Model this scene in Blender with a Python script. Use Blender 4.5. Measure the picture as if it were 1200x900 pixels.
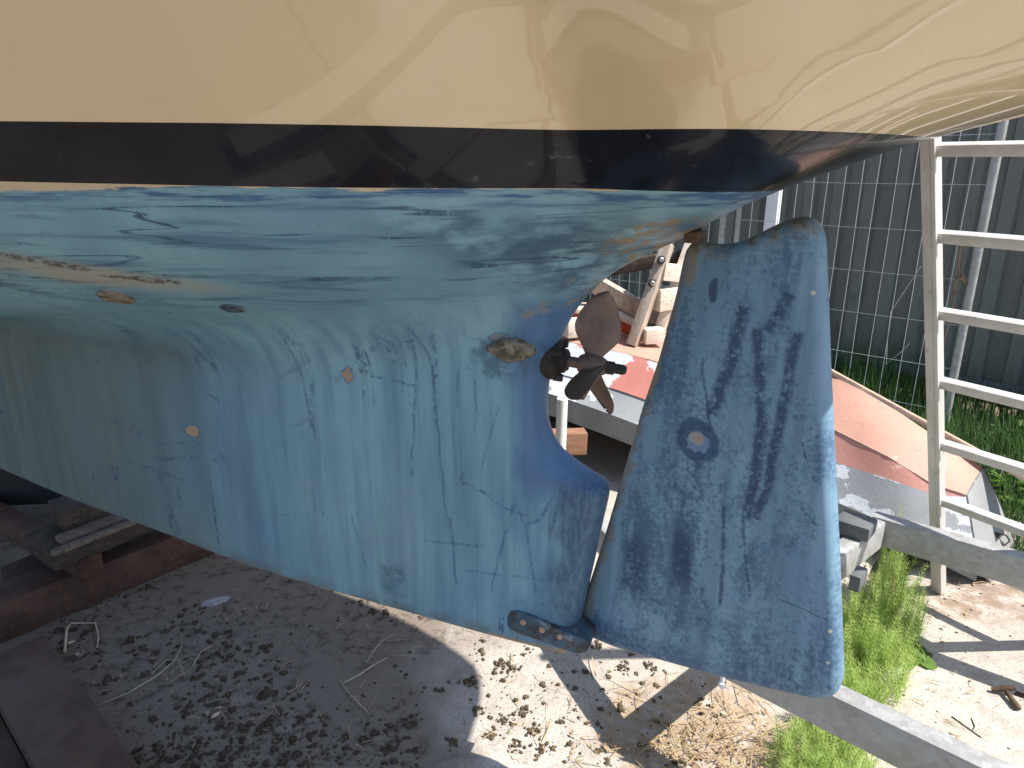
import bpy, bmesh, math, random
from mathutils import Vector, Matrix, Quaternion, noise as mnoise
random.seed(7)
R = math.radians
scn = bpy.context.scene
for o in list(bpy.data.objects): bpy.data.objects.remove(o)

# ------------------------------------------------------------ camera, sky, sun, exposure
PITCH = R(17.5); EYE = 1.45; FPX = 832.0
cam_d = bpy.data.cameras.new('camera'); cam = bpy.data.objects.new('camera', cam_d)
scn.collection.objects.link(cam); scn.camera = cam
cam.location = (0, 0, EYE); cam.rotation_euler = (R(90) - PITCH, 0, 0)
cam_d.sensor_width = 36.0; cam_d.lens = 36.0 * FPX / 1200.0
cam_d.clip_start = 0.02; cam_d.clip_end = 600
SUN = Vector((0.66, -0.19, 1.0)).normalized()
elev = math.asin(SUN.z); azim = math.atan2(SUN.x, SUN.y)
w = bpy.data.worlds.new('World'); scn.world = w; w.use_nodes = True
wn = w.node_tree
bg = wn.nodes['Background']; sky = wn.nodes.new('ShaderNodeTexSky')
sky.sky_type = 'NISHITA'; sky.sun_disc = False
sky.sun_elevation = elev; sky.sun_rotation = azim
wn.links.new(sky.outputs[0], bg.inputs[0]); bg.inputs[1].default_value = 0.125
sd = bpy.data.lights.new('sun', 'SUN'); sd.energy = 4.8; sd.angle = R(0.55); sd.color = (1.0, 0.95, 0.88)
sun = bpy.data.objects.new('sun', sd); scn.collection.objects.link(sun)
sun.rotation_euler = SUN.to_track_quat('Z', 'Y').to_euler(); sun.location = (6, -2, 8)
scn.view_settings.view_transform = 'Standard'; scn.view_settings.look = 'None'
scn.view_settings.exposure = 0.86; scn.view_settings.gamma = 1.0

# ------------------------------------------------------------ helpers
def ray(u, v):
    cx = (u - 600) / FPX; cy = (450 - v) / FPX; c, s = math.cos(PITCH), math.sin(PITCH)
    return Vector((cx, c + cy * s, -s + cy * c))
def at(u, v, y=None, z=None):
    """world point seen at photo pixel (u, v), at forward distance y or height z"""
    d = ray(u, v); t = y / d.y if y is not None else (z - EYE) / d.z
    return Vector((0, 0, EYE)) + d * t
PSI = R(18); ORG = Vector((.663, 1.177, 0))                       # yacht centreline: yaw and origin (rudder heel)
FW = Vector((-math.cos(PSI), math.sin(PSI), 0)); PT = Vector((-math.sin(PSI), -math.cos(PSI), 0))
RTH = R(33); RAX = ORG + FW * .44                                  # the rudder is turned a little to port about its stock
RF = Vector((-math.cos(RTH), math.sin(RTH), 0)); RP_ = Vector((-math.sin(RTH), -math.cos(RTH), 0))
def bp(u, v, b=0.0):
    """photo pixel -> yacht-local point on the plane y = b"""
    d = ray(u, v); o = Vector((0, 0, EYE)) - ORG
    t = (b - o.dot(PT)) / d.dot(PT); wv = o + d * t
    return Vector((wv.dot(FW), b, wv.z))
def rp(u, v, b=0.0):
    """photo pixel -> rudder-local point on the plane y = b"""
    d = ray(u, v); o = Vector((0, 0, EYE)) - RAX
    t = (b - o.dot(RP_)) / d.dot(RP_); wv = o + d * t
    return Vector((wv.dot(RF) + .44, b, wv.z))
def interp(x, tab):
    if x <= tab[0][0]: return tab[0][1]
    for (a, fa), (b, fb) in zip(tab, tab[1:]):
        if x <= b: return fa + (fb - fa) * (x - a) / (b - a)
    return tab[-1][1]
class Spline:
    """monotone-ish cubic (Catmull-Rom) through a table"""
    def __init__(s, tab): s.t = tab
    def __call__(s, x):
        t = s.t; n = len(t)
        if x <= t[0][0]: return t[0][1]
        if x >= t[-1][0]: return t[-1][1]
        for i in range(n - 1):
            if x <= t[i+1][0]: break
        x0, y0 = t[i]; x1, y1 = t[i+1]; h = x1 - x0
        def sl(k):
            if k <= 0: return (t[1][1]-t[0][1])/(t[1][0]-t[0][0])
            if k >= n-1: return (t[-1][1]-t[-2][1])/(t[-1][0]-t[-2][0])
            return (t[k+1][1]-t[k-1][1])/(t[k+1][0]-t[k-1][0])
        m0, m1 = sl(i)*h, sl(i+1)*h; f = (x-x0)/h
        return (2*f**3-3*f*f+1)*y0+(f**3-2*f*f+f)*m0+(-2*f**3+3*f*f)*y1+(f**3-f*f)*m1
def sstep(x, a, b):
    f = min(1, max(0, (x - a) / (b - a))); return f * f * (3 - 2 * f)

class MB:
    def __init__(s): s.v = []; s.f = []
    def add(s, vs, fs):
        o = len(s.v); s.v += [tuple(x) for x in vs]; s.f += [tuple(i + o for i in f) for f in fs]; return s
    def box(s, c, size, rot=None, bev=0.0):
        bm = bmesh.new(); bmesh.ops.create_cube(bm, size=1.0)
        bmesh.ops.scale(bm, vec=Vector(size), verts=bm.verts)
        if bev > 0: bmesh.ops.bevel(bm, geom=bm.edges[:], offset=bev, segments=2, affect='EDGES', profile=0.6)
        M = Matrix.Translation(Vector(c)) @ (rot.to_4x4() if rot else Matrix())
        bm.transform(M); bm.verts.ensure_lookup_table()
        s.add([v.co.copy() for v in bm.verts], [[v.index for v in f.verts] for f in bm.faces]); bm.free(); return s
    def beam(s, p0, p1, wd, ht, up=(0, 0, 1), bev=0.004):
        p0, p1 = Vector(p0), Vector(p1); x = (p1 - p0); L = x.length; x.normalize()
        y = Vector(up).cross(x).normalized(); z = x.cross(y)
        return s.box((p0 + p1) / 2, (L, wd, ht), Matrix((x, y, z)).transposed(), bev)
    def prism(s, outline, thick, axis, bev=0.0):
        n = len(outline); a = Vector(axis).normalized() * thick / 2
        vs = [Vector(p) + a for p in outline] + [Vector(p) - a for p in outline]
        fs = [tuple(range(n)), tuple(range(2*n-1, n-1, -1))] + [(i, i+n, (i+1) % n + n, (i+1) % n) for i in range(n)]
        if bev > 0:
            bm = bmesh.new(); bv = [bm.verts.new(v) for v in vs]
            for f in fs: bm.faces.new([bv[i] for i in f])
            bmesh.ops.recalc_face_normals(bm, faces=bm.faces)
            bmesh.ops.bevel(bm, geom=bm.edges[:], offset=bev, segments=2, affect='EDGES', profile=0.6)
            bm.verts.index_update()
            s.add([v.co.copy() for v in bm.verts], [[v.index for v in f.verts] for f in bm.faces]); bm.free(); return s
        return s.add(vs, fs)
    def tube(s, pts, r, n=8, cap=True):
        pts = [Vector(p) for p in pts]; rs = r if isinstance(r, (list, tuple)) else [r] * len(pts)
        t0 = (pts[1] - pts[0]).normalized(); nrm = t0.orthogonal().normalized(); rings = []
        for i, p in enumerate(pts):
            t = ((pts[min(i+1, len(pts)-1)] - pts[max(i-1, 0)])).normalized()
            nrm = (nrm - t * nrm.dot(t)).normalized(); b = t.cross(nrm)
            rings.append([p + (nrm * math.cos(2*math.pi*k/n) + b * math.sin(2*math.pi*k/n)) * rs[i] for k in range(n)])
        vs = [q for rg in rings for q in rg]; fs = []
        for i in range(len(pts)-1):
            for k in range(n): fs.append((i*n+k, i*n+(k+1) % n, (i+1)*n+(k+1) % n, (i+1)*n+k))
        if cap: fs += [tuple(range(n-1, -1, -1)), tuple(range((len(pts)-1)*n, len(pts)*n))]
        return s.add(vs, fs)
    def build(s, name, mat, parent=None, smooth=False, angle=None, sharp=None):
        me = bpy.data.meshes.new(name); me.from_pydata(s.v, [], s.f); me.validate()
        me.materials.append(mat)
        bm = bmesh.new(); bm.from_mesh(me); bmesh.ops.recalc_face_normals(bm, faces=bm.faces); bm.to_mesh(me); bm.free()
        if smooth: me.polygons.foreach_set('use_smooth', [True] * len(me.polygons))
        if sharp is not None: me.set_sharp_from_angle(angle=R(sharp))
        me.update()
        return link(name, me, parent)
def link(name, data, parent=None):
    o = bpy.data.objects.new(name, data); scn.collection.objects.link(o)
    if parent is not None: o.parent = parent
    return o
def tag(o, label=None, cat=None, group=None, kind=None):
    if label: o['label'] = label
    if cat: o['category'] = cat
    if group: o['group'] = group
    if kind: o['kind'] = kind
    return o
def thing(name, label, cat, loc=(0, 0, 0), rz=0.0, group=None):
    o = link(name, None); o.location = loc; o.rotation_euler = (0, 0, rz); o.empty_display_size = 0.1
    return tag(o, label, cat, group)

# ------------------------------------------------------------ material builder
class G:
    def __init__(s, name):
        s.m = bpy.data.materials.new(name); s.m.use_nodes = True; s.t = s.m.node_tree
        s.b = s.t.nodes['Principled BSDF']; s.out = s.t.nodes['Material Output']
        s.tc = s.t.nodes.new('ShaderNodeTexCoord'); s.obj = s.tc.outputs['Object']
    def n(s, ty, ins=None, **pr):
        nd = s.t.nodes.new('ShaderNode' + ty)
        for k, v in pr.items(): setattr(nd, k, v)
        for k, v in (ins or {}).items(): s.put(nd.inputs[k], v)
        return nd
    def put(s, sock, v):
        if hasattr(v, 'is_output'): s.t.links.new(v, sock)
        else:
            if sock.type == 'RGBA' and not isinstance(v, float) and len(v) == 3: v = (*v, 1)
            sock.default_value = v
    def map(s, sc=(1, 1, 1), loc=(0, 0, 0), rot=(0, 0, 0), vec=None):
        return s.n('Mapping', {'Vector': vec or s.obj, 'Scale': sc, 'Location': loc, 'Rotation': rot}).outputs[0]
    def noise(s, scale, vec=None, det=4, rough=.55, dist=0.0):
        return s.n('TexNoise', {'Vector': vec or s.obj, 'Scale': scale, 'Detail': det, 'Roughness': rough, 'Distortion': dist}).outputs['Fac']
    def noisec(s, scale, vec=None, det=2):
        return s.n('TexNoise', {'Vector': vec or s.obj, 'Scale': scale, 'Detail': det}).outputs['Color']
    def vor(s, scale, vec=None, feat='F1', out='Distance'):
        return s.n('TexVoronoi', {'Vector': vec or s.obj, 'Scale': scale}, feature=feat).outputs[out]
    def ma(s, op, a, b=0.0, c=None, clamp=False):
        nd = s.n('Math', operation=op, use_clamp=clamp); s.put(nd.inputs[0], a); s.put(nd.inputs[1], b)
        if c is not None: s.put(nd.inputs[2], c)
        return nd.outputs[0]
    def st(s, x, a, b, lo=0.0, hi=1.0):
        return s.n('MapRange', {'Value': x, 'From Min': a, 'From Max': b, 'To Min': lo, 'To Max': hi}, interpolation_type='SMOOTHSTEP').outputs[0]
    def mix(s, f, a, b, mode='MIX'):
        nd = s.n('Mix', data_type='RGBA', blend_type=mode)
        s.put(nd.inputs[0], f); s.put(nd.inputs[6], a); s.put(nd.inputs[7], b); return nd.outputs[2]
    def mul(s, *a):
        r = a[0]
        for x in a[1:]: r = s.ma('MULTIPLY', r, x)
        return r
    def sep(s, vec=None):
        if vec is None:
            if not hasattr(s, '_sep'): s._sep = s.n('SeparateXYZ', {0: s.obj}).outputs
            return s._sep
        return s.n('SeparateXYZ', {0: vec}).outputs
    def line(s, x, c, wd):            # thin band of |x-c|<wd
        return s.st(s.ma('ABSOLUTE', s.ma('SUBTRACT', x, c)), wd, wd * .3)
    def spot(s, cx, cz, rx, rz, wob=.35, sc=40, axes=('X', 'Z'), ang=0.0):
        """soft-edged irregular spot in two object axes, 0..1"""
        sp = s.sep(); X, Z = sp[axes[0]], sp[axes[1]]
        dx = s.ma('SUBTRACT', X, cx); dz = s.ma('SUBTRACT', Z, cz)
        ca, sa = math.cos(ang), math.sin(ang)
        ex = s.ma('ADD', s.ma('MULTIPLY', dx, ca/rx), s.ma('MULTIPLY', dz, sa/rx))
        ez = s.ma('ADD', s.ma('MULTIPLY', dx, -sa/rz), s.ma('MULTIPLY', dz, ca/rz))
        d = s.ma('ADD', s.ma('MULTIPLY', ex, ex), s.ma('MULTIPLY', ez, ez))
        d = s.ma('ADD', d, s.ma('MULTIPLY', s.ma('SUBTRACT', s.noise(sc, det=3), .5), wob * 4))
        return d
    def scrawl(s, c, pts, wd, col, brk, k=.85, wobble=.016):
        """broken painted line through points of the object's xz plane"""
        sp = s.sep(); X, Z = sp['X'], sp['Z']
        if not hasattr(s, '_wob'): s._wob = s.ma('SUBTRACT', s.noise(16, None, 3), .5)
        wob = s.ma('MULTIPLY', s._wob, wobble)
        for (x0, z0), (x1, z1) in zip(pts, pts[1:]):
            dx, dz = x1 - x0, z1 - z0; L = math.hypot(dx, dz)
            ax, az = s.ma('SUBTRACT', X, x0), s.ma('SUBTRACT', Z, z0)
            al = s.ma('DIVIDE', s.ma('ADD', s.ma('MULTIPLY', ax, dx), s.ma('MULTIPLY', az, dz)), L * L)
            pe = s.ma('ADD', s.ma('DIVIDE', s.ma('SUBTRACT', s.ma('MULTIPLY', ax, dz), s.ma('MULTIPLY', az, dx)), L), wob)
            m = s.mul(s.st(s.ma('ABSOLUTE', pe), wd, wd * .25), s.st(al, -.03, .03), s.st(al, 1.03, .97), brk, k)
            c = s.mix(m, c, col)
        return c
    def bump(s, h, strength=.3, dist=.01, nrm=None):
        i = {'Height': h, 'Strength': strength, 'Distance': dist}
        if nrm is not None: i['Normal'] = nrm
        return s.n('Bump', i).outputs[0]
    def fin(s, col, rough=.6, metal=0.0, nrm=None, spec=.5, coat=0.0, crough=.05, trans=None):
        s.put(s.b.inputs['Base Color'], col); s.put(s.b.inputs['Roughness'], rough)
        s.put(s.b.inputs['Metallic'], metal); s.put(s.b.inputs['Specular IOR Level'], spec)
        s.put(s.b.inputs['Coat Weight'], coat); s.put(s.b.inputs['Coat Roughness'], crough)
        if nrm is not None: s.put(s.b.inputs['Normal'], nrm)
        return s.m

def mat_plain(name, col, rough=.6, var=.15, sc=12, metal=0.0, spec=.5, bump=.15, stretch=(1, 1, 1)):
    g = G(name); v = g.map(stretch); n1 = g.noise(sc, v, 5); n2 = g.noise(sc*5, v, 3)
    f = g.st(g.ma('ADD', g.ma('MULTIPLY', n1, .7), g.ma('MULTIPLY', n2, .3)), .3, .7)
    a = tuple(c * (1 - var) for c in col); b = tuple(min(1, c * (1 + var)) for c in col)
    return g.fin(g.mix(f, a, b), rough, metal, g.bump(n2, bump, .003), spec)

# ---- antifouling paint of the underbody (x = forward from the rudder, z = height)
def paint_base(g, light, mid, dark, streak, runs=True):
    sp = g.sep(); X, Z = sp['X'], sp['Z']
    vv = g.map((34, 10, 2.0)); vs = g.noise(1.0, vv, 6, .62)
    big = g.noise(2.6, g.map((1, 1, .7)), 4, .55, .6)
    c = g.mix(g.st(big, .34, .68), light, mid)
    c = g.mix(g.mul(g.st(vs, .42, .72), streak, g.st(Z, 1.24, 1.10, .15, 1.0) if runs else 1.0), c, dark)
    wide = g.noise(1.0, g.map((11, 6, 1.1), (3, 0, 6)), 5, .6)
    c = g.mix(g.mul(g.st(wide, .46, .70), .45, g.st(Z, 1.24, 1.08, .2, 1.0) if runs else .8), c, dark)
    fine = g.noise(90, g.map((1.6, 1, .5)), 4, .6)
    c = g.mix(g.st(fine, .3, .75, 0, .28), c, mid)
    return c, X, Z, vs, big, fine

def mat_underbody():
    g = G('faded_antifouling')
    light = (.200, .375, .440); mid = (.138, .268, .352); dark = (.052, .118, .205); navy = (.022, .055, .125)
    c, X, Z, vs, big, fine = paint_base(g, light, mid, dark, .55)
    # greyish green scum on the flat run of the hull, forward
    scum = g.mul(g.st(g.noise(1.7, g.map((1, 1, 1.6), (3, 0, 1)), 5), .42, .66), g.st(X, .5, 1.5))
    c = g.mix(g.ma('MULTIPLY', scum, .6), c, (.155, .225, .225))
    slime_shade = g.mul(g.st(g.ma('ADD', X, g.ma('MULTIPLY', g.noise(2.5, g.map((1, 1, .6), (8, 0, 1)), 5), .9)), 1.55, 2.3), g.st(Z, 1.13, 1.04))  # slime on the forward keel, with its shade painted into the dark tone
    c = g.mix(g.ma('MULTIPLY', slime_shade, .85), c, g.mix(g.st(vs, .35, .65), (.062, .085, .080), (.095, .125, .118)))
    # fore and aft scrub marks high up
    hl = g.noise(1.0, g.map((2.2, 6, 42), (0, 0, 2), (0, R(-4), 0)), 5, .6, .3)
    up = g.st(Z, 1.16, 1.27)
    c = g.mix(g.mul(g.st(hl, .50, .7), up, .75), c, dark)
    ln = g.noise(1.0, g.map((1.4, 2, 26), (5, 0, 2), (0, R(-5), 0)), 3, .5, .5)
    c = g.mix(g.mul(g.line(ln, .5, .020), up, g.st(g.noise(5), .36, .55), g.st(fine, .3, .48), .85), c, navy)
    # thin runs and scrawls scratched down the keel
    k1 = g.noise(1.0, g.map((7.5, 2, .62), (1, 0, 3)), 3, .5, .35)
    low = g.st(Z, 1.2, 1.05)
    c = g.mix(g.mul(g.line(k1, .5, .019), low, g.st(g.noise(3.2, g.map((1, 1, 1), (7, 1, 2))), .42, .6), g.st(g.noise(75, g.map((1, 1, .7)), 5, .7), .44, .56), .85), c, navy)
    k2 = g.noise(1.0, g.map((2.0, 2, 6.0), (9, 0, 1), (0, R(20), 0)), 2, .5, .3)
    c = g.mix(g.mul(g.line(k2, .47, .012), g.st(g.noise(4.1, g.map((1, 1, 1), (2, 1, 7))), .54, .64), g.st(g.noise(90, None, 4, .7), .46, .56), .6), c, navy)
    ub = g.mul(g.st(g.noise(70, g.map((1, 1, .6)), 5, .75), .36, .54))
    for pts, wd, k in (([(487, 380), (484, 470), (480, 560)], .0045, .75), ([(489, 378), (503, 430), (512, 520), (520, 610)], .0045, .75), ([(533, 437), (533, 482)], .005, .7), ([(553, 448), (553, 510)], .004, .6), ([(580, 480), (558, 560)], .004, .5),
                       ([(598, 596), (580, 660), (572, 700)], .005, .8), ([(602, 598), (614, 640), (622, 705)], .005, .8), ([(642, 590), (628, 618), (612, 622)], .006, .8), ([(646, 600), (640, 640)], .004, .7), ([(524, 610), (532, 690)], .005, .8), ([(412, 605), (432, 675)], .0035, .6),
                       ([(495, 637), (562, 646)], .005, .65), ([(540, 672), (640, 692)], .0035, .55), ([(8, 395), (22, 500)], .003, .9), ([(38, 415), (50, 530)], .0025, .8), ([(330, 440), (372, 418)], .006, .4), ([(362, 470), (368, 490), (345, 498)], .006, .35), ([(590, 400), (575, 440)], .006, .4), ([(690, 620), (672, 640)], .004, .5)):
        c = g.scrawl(c, [(bp(u, v, .09).x, bp(u, v, .09).z) for u, v in pts], wd, dark, ub, k * .9, .012)
    # darker, less faded paint round the aperture and down the trailing edge
    near = g.mul(g.st(X, .76, .60), g.st(Z, 1.30, 1.10))
    ap = g.mul(g.st(g.ma('ADD', X, g.ma('MULTIPLY', g.noise(14), .05)), .705, .675), g.st(Z, 1.24, 1.17), g.st(Z, .74, .84))
    c = g.mix(g.mul(g.st(g.noise(9, g.map((1.5, 1, .6)), 5), .42, .64), near, .5), c, dark)
    c = g.mix(g.ma('MULTIPLY', ap, .85), c, g.mix(g.st(vs, .35, .65), (.050, .115, .24), (.075, .15, .29)))
    te = g.mul(g.st(g.ma('ADD', X, g.ma('MULTIPLY', g.noise(22, g.map((1, 1, .5)), 5), .16)), .70, .63), g.st(Z, .86, .80))
    c = g.mix(g.ma('MULTIPLY', te, .8), c, g.mix(g.st(fine, .4, .6), (.03, .06, .12), (.07, .12, .20)))
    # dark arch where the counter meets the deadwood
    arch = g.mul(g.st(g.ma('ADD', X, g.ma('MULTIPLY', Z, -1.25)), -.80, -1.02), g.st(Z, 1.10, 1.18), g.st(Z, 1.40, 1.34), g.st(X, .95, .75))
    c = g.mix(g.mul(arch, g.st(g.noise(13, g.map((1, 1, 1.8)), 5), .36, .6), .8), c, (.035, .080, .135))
    # worn edges back to the tan primer
    tan = (.30, .245, .165)
    wn_ = g.noise(26, None, 6, .7)
    head = g.mul(g.st(g.spot(.42, 1.322, .10, .035, .3, 18, ang=-.4), 1.1, .7), g.st(wn_, .47, .56))
    c = g.mix(head, c, (.20, .155, .085))
    edge = g.mul(g.st(g.spot(.575, 1.215, .10, .022, .35, 22, ang=-.55), 1.1, .7), g.st(wn_, .50, .58))
    c = g.mix(g.ma('MULTIPLY', edge, .7), c, (.22, .21, .175))
    for (x, z, rx, rz, col) in ((1.023, 1.028, .011, .016, (.30, .215, .16)), (1.431, .858, .018, .013, (.30, .225, .16)), (.70, 1.12, .016, .014, (.20, .22, .22))):
        d = g.spot(x, z, rx, rz, .95, 60)
        c = g.mix(g.st(d, 1.8, 1.3, 0, .7), c, dark); c = g.mix(g.st(d, 1.0, .9), c, col)
    # square repaired patch low on the keel, darker paint round the anode
    pq = g.mul(g.line(X, .95, .045), g.line(Z, .555, .06), .75)
    c = g.mix(g.mul(pq, g.st(g.noise(30, None, 5), .35, .55)), c, (.05, .115, .15))
    an = g.mul(g.st(g.spot(.69, 1.085, .075, .05, .5, 22), 1.2, .5), g.st(g.noise(40, None, 5), .35, .6))
    c = g.mix(g.ma('MULTIPLY', an, .7), c, (.040, .085, .13))
    # scraped bare bands on the turn of the bilge, forward
    for (x, z, rx, rz, a) in ((1.36, 1.285, .16, .020, .14), (1.22, 1.262, .12, .017, .10), (1.50, 1.30, .10, .016, .1)):
        d = g.spot(x, z, rx, rz, .7, 11, ang=a)
        c = g.mix(g.st(d, 2.6, -.2, 0, .62), c, (.33, .31, .25))
    for (x, z, rx, rz, a) in ((1.375, 1.302, .035, .0035, .22), (1.30, 1.288, .040, .004, .14), (1.18, 1.262, .035, .004, .1), (1.235, 1.268, .03, .0025, .1)):
        d = g.spot(x, z, rx, rz * 1.7, .6, 40, ang=a)
        c = g.mix(g.mul(g.st(d, 1.6, .5), g.st(g.noise(70, g.map((1, 1, 2)), 4, .7), .42, .56), .9), c, (.085, .062, .042))
    blk = g.mul(g.st(g.noise(1.0, g.map((9, 4, 50), (3, 0, 4), (0, R(8), 0)), 5, .6), .55, .66), g.st(X, 1.18, 1.36), g.st(Z, 1.2, 1.25))
    c = g.mix(g.ma('MULTIPLY', blk, .75), c, (.03, .05, .07))
    # ragged cream line left under the boot stripe
    zt = g.ma('SUBTRACT', Z, g.ma('MULTIPLY', X, .012))
    rag = g.ma('ADD', zt, g.ma('MULTIPLY', g.ma('SUBTRACT', g.noise(1.0, g.map((9, 9, 60)), 5, .7), .5), .022))
    top = g.st(zt, 1.365, 1.392)
    c = g.mix(g.mul(top, g.st(g.noise(1, g.map((7, 7, 90)), 5, .65), .44, .58), .9), c, (.03, .085, .20))
    c = g.mix(g.st(g.ma('SUBTRACT', rag, g.st(X, .9, 1.35, .0, -.012)), 1.4025, 1.4045), c, (.50, .40, .27))
    z0 = g.ma('ADD', .3795, g.ma('ADD', g.ma('MULTIPLY', X, .0465), g.ma('MULTIPLY', g.ma('MULTIPLY', X, X), .0425)))
    ez = g.ma('ADD', g.ma('SUBTRACT', Z, z0), g.ma('MULTIPLY', g.ma('SUBTRACT', g.noise(28, None, 6, .7), .5), .030))
    c = g.mix(g.st(ez, .017, .009, 0, .9), c, (.30, .225, .14))
    c = g.mix(g.mul(g.st(ez, .05, .018, 0, .6), g.st(g.noise(12, None, 4), .4, .6)), c, (.10, .12, .12))
    # pin-holes
    pits = g.mul(g.st(g.vor(38), .07, .04), g.st(g.noise(4, g.map((1, 1, 1), (4, 4, 4))), .5, .6))
    c = g.mix(g.ma('MULTIPLY', pits, .85), c, (.02, .03, .04))
    h = g.ma('ADD', g.ma('MULTIPLY', fine, .5), g.ma('MULTIPLY', vs, .5))
    return g.fin(c, g.st(big, .3, .7, .42, .62), 0, g.bump(h, .10, .004), .35)

def mat_rudder():
    g = G('worn_rudder_paint')
    light = (.195, .325, .415); mid = (.135, .240, .335); dark = (.048, .100, .180); navy = (.024, .054, .112)
    c, X, Z, vs, big, fine = paint_base(g, light, mid, dark, .45, False)
    def P(u, v): p = rp(u, v); return p.x, p.z
    grain = g.noise(1.0, g.map((80, 10, 26), rot=(0, R(9), 0)), 6, .75); grain2 = g.noise(1.0, g.map((95, 10, 110)), 6, .78)
    brk = g.ma('ADD', g.ma('MULTIPLY', grain, .30), g.ma('MULTIPLY', grain2, .70))          # weave of old brush marks
    bl = g.noise(5.0, g.map((1.6, 1, .50), (2, 0, 5)), 7, .68, .4)
    m = g.ma('ADD', g.ma('MULTIPLY', g.ma('SUBTRACT', bl, .51), 2.3), g.ma('MULTIPLY', g.ma('SUBTRACT', brk, .5), 1.7))
    c = g.mix(g.st(m, -.16, .28, 0, .85), c, dark)
    m2 = g.ma('ADD', g.ma('MULTIPLY', g.ma('SUBTRACT', g.noise(3.0, g.map((2.4, 1, .6), (6, 0, 2)), 6, .65), .55), 2.4), g.ma('MULTIPLY', g.ma('SUBTRACT', brk, .5), 1.8))
    c = g.mix(g.st(m2, .02, .40, 0, .65), c, navy)
    rough_ = g.st(brk, .36, .52)
    # long scrawls running down from the head
    def scrawl(c, pts, wd, k=.85): return g.scrawl(c, [P(*q) for q in pts], wd, navy, rough_, k)
    c = scrawl(c, [(878, 355), (862, 420), (838, 480)], .018, .95); c = scrawl(c, [(893, 380), (897, 470), (893, 530), (880, 600)], .014, .95)
    c = scrawl(c, [(940, 385), (920, 480), (905, 560), (890, 600)], .013, .95); c = scrawl(c, [(930, 340), (905, 385)], .013, .9)
    c = scrawl(c, [(855, 585), (850, 700)], .006, .8); c = scrawl(c, [(875, 600), (885, 690)], .005, .7); c = scrawl(c, [(830, 420), (838, 500)], .005, .7)
    def box_(u, v, hx, hz):
        x, z = P(u, v); return g.mul(g.line(g.ma('ADD', X, g.ma('MULTIPLY', grain2, .012)), x, hx), g.line(g.ma('ADD', Z, g.ma('MULTIPLY', grain, .02)), z, hz))
    c = g.mix(g.mul(box_(802, 640, .034, .095), g.st(brk, .30, .48), .95), c, navy)
    c = g.mix(g.mul(box_(745, 650, .04, .10), g.st(brk, .34, .54), .85), c, navy)
    def spot(u, v, rx, rz, wob, sc, ang=0.0): x, z = P(u, v); return g.spot(x, z, rx, rz, wob, sc, ang=ang)
    c = g.mix(g.st(spot(842, 338, .009, .022, .5, 50), 1.4, .6, 0, .9), c, navy)
    lowb = g.st(g.ma('ADD', Z, g.ma('MULTIPLY', g.noise(11, None, 6, .7), .10)), .575, .525)
    c = g.mix(g.mul(lowb, g.st(brk, .36, .52), .85), c, dark)
    # ring of fresh paint round a bare chip
    c = g.mix(g.st(spot(824, 510, .040, .043, .3, 26), 1.2, .85, 0, .85), c, (.024, .062, .135))
    c = g.mix(g.st(spot(825, 512, .022, .017, .8, 90), 1.4, 1.0, 0, .8), c, (.16, .24, .36))
    c = g.mix(g.st(spot(822, 508, .016, .012, .7, 70), 1.0, .8), c, (.27, .27, .25))
    c = g.mix(g.st(spot(826, 509, .009, .006, .9, 120), 1.1, .5, 0, .8), c, (.31, .225, .165))
    # tan primer showing on edges
    wn_ = g.noise(30, None, 7, .75)
    xa, za = P(815, 281); xb, zb = P(940, 252)
    e1 = g.ma('SUBTRACT', Z, g.ma('ADD', g.ma('MULTIPLY', g.ma('SUBTRACT', X, xa), (zb - za) / (xb - xa)), za))
    topm = g.mul(g.st(g.ma('ADD', e1, g.ma('MULTIPLY', g.ma('SUBTRACT', wn_, .5), .12)), -.036, -.012), .85)
    c = g.mix(topm, c, (.225, .185, .115))
    c = g.mix(g.mul(topm, g.st(g.noise(60, None, 4, .7), .5, .62), .7), c, (.08, .06, .04))
    x0, z0 = P(805, 290); x1, z1 = P(690, 700)
    le = g.ma('SUBTRACT', g.ma('ADD', x0, g.ma('MULTIPLY', g.ma('SUBTRACT', Z, z0), (x1 - x0) / (z1 - z0))), X)      # distance aft of the leading edge
    lm = g.mul(g.st(g.ma('ADD', le, g.ma('MULTIPLY', g.ma('SUBTRACT', wn_, .5), .09)), .022, .008), g.st(g.noise(6, g.map((.4, 1, 1))), .34, .5))
    c = g.mix(g.ma('MULTIPLY', lm, .75), c, (.185, .165, .125))
    c = g.mix(g.st(spot(768, 440, .010, .045, .6, 30, .2), 1.3, .7, 0, .9), c, (.25, .215, .165))
    c = g.mix(g.mul(g.st(spot(812, 315, .014, .030, .6, 34), 1.4, .5), g.st(wn_, .44, .54), .8), c, (.21, .17, .105))
    c = g.mix(g.mul(g.st(le, .018, .002), g.st(g.noise(140, None, 2), .55, .62), .6), c, (.36, .33, .25))
    c = scrawl(c, [(918, 692), (975, 716)], .0016, 1.0)
    c = scrawl(c, [(965, 503), (944, 512), (950, 536)], .0016, 1.0)
    for (u, v) in ((976, 730), (974, 766), (957, 340)):
        c = g.mix(g.st(spot(u, v, .0035, .0035, .3, 90), 1.2, .9), c, (.45, .44, .36))
    h = g.ma('ADD', g.ma('MULTIPLY', brk, .7), g.ma('MULTIPLY', vs, .3))
    return g.fin(c, .5, 0, g.bump(h, .22, .004), .35)

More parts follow.
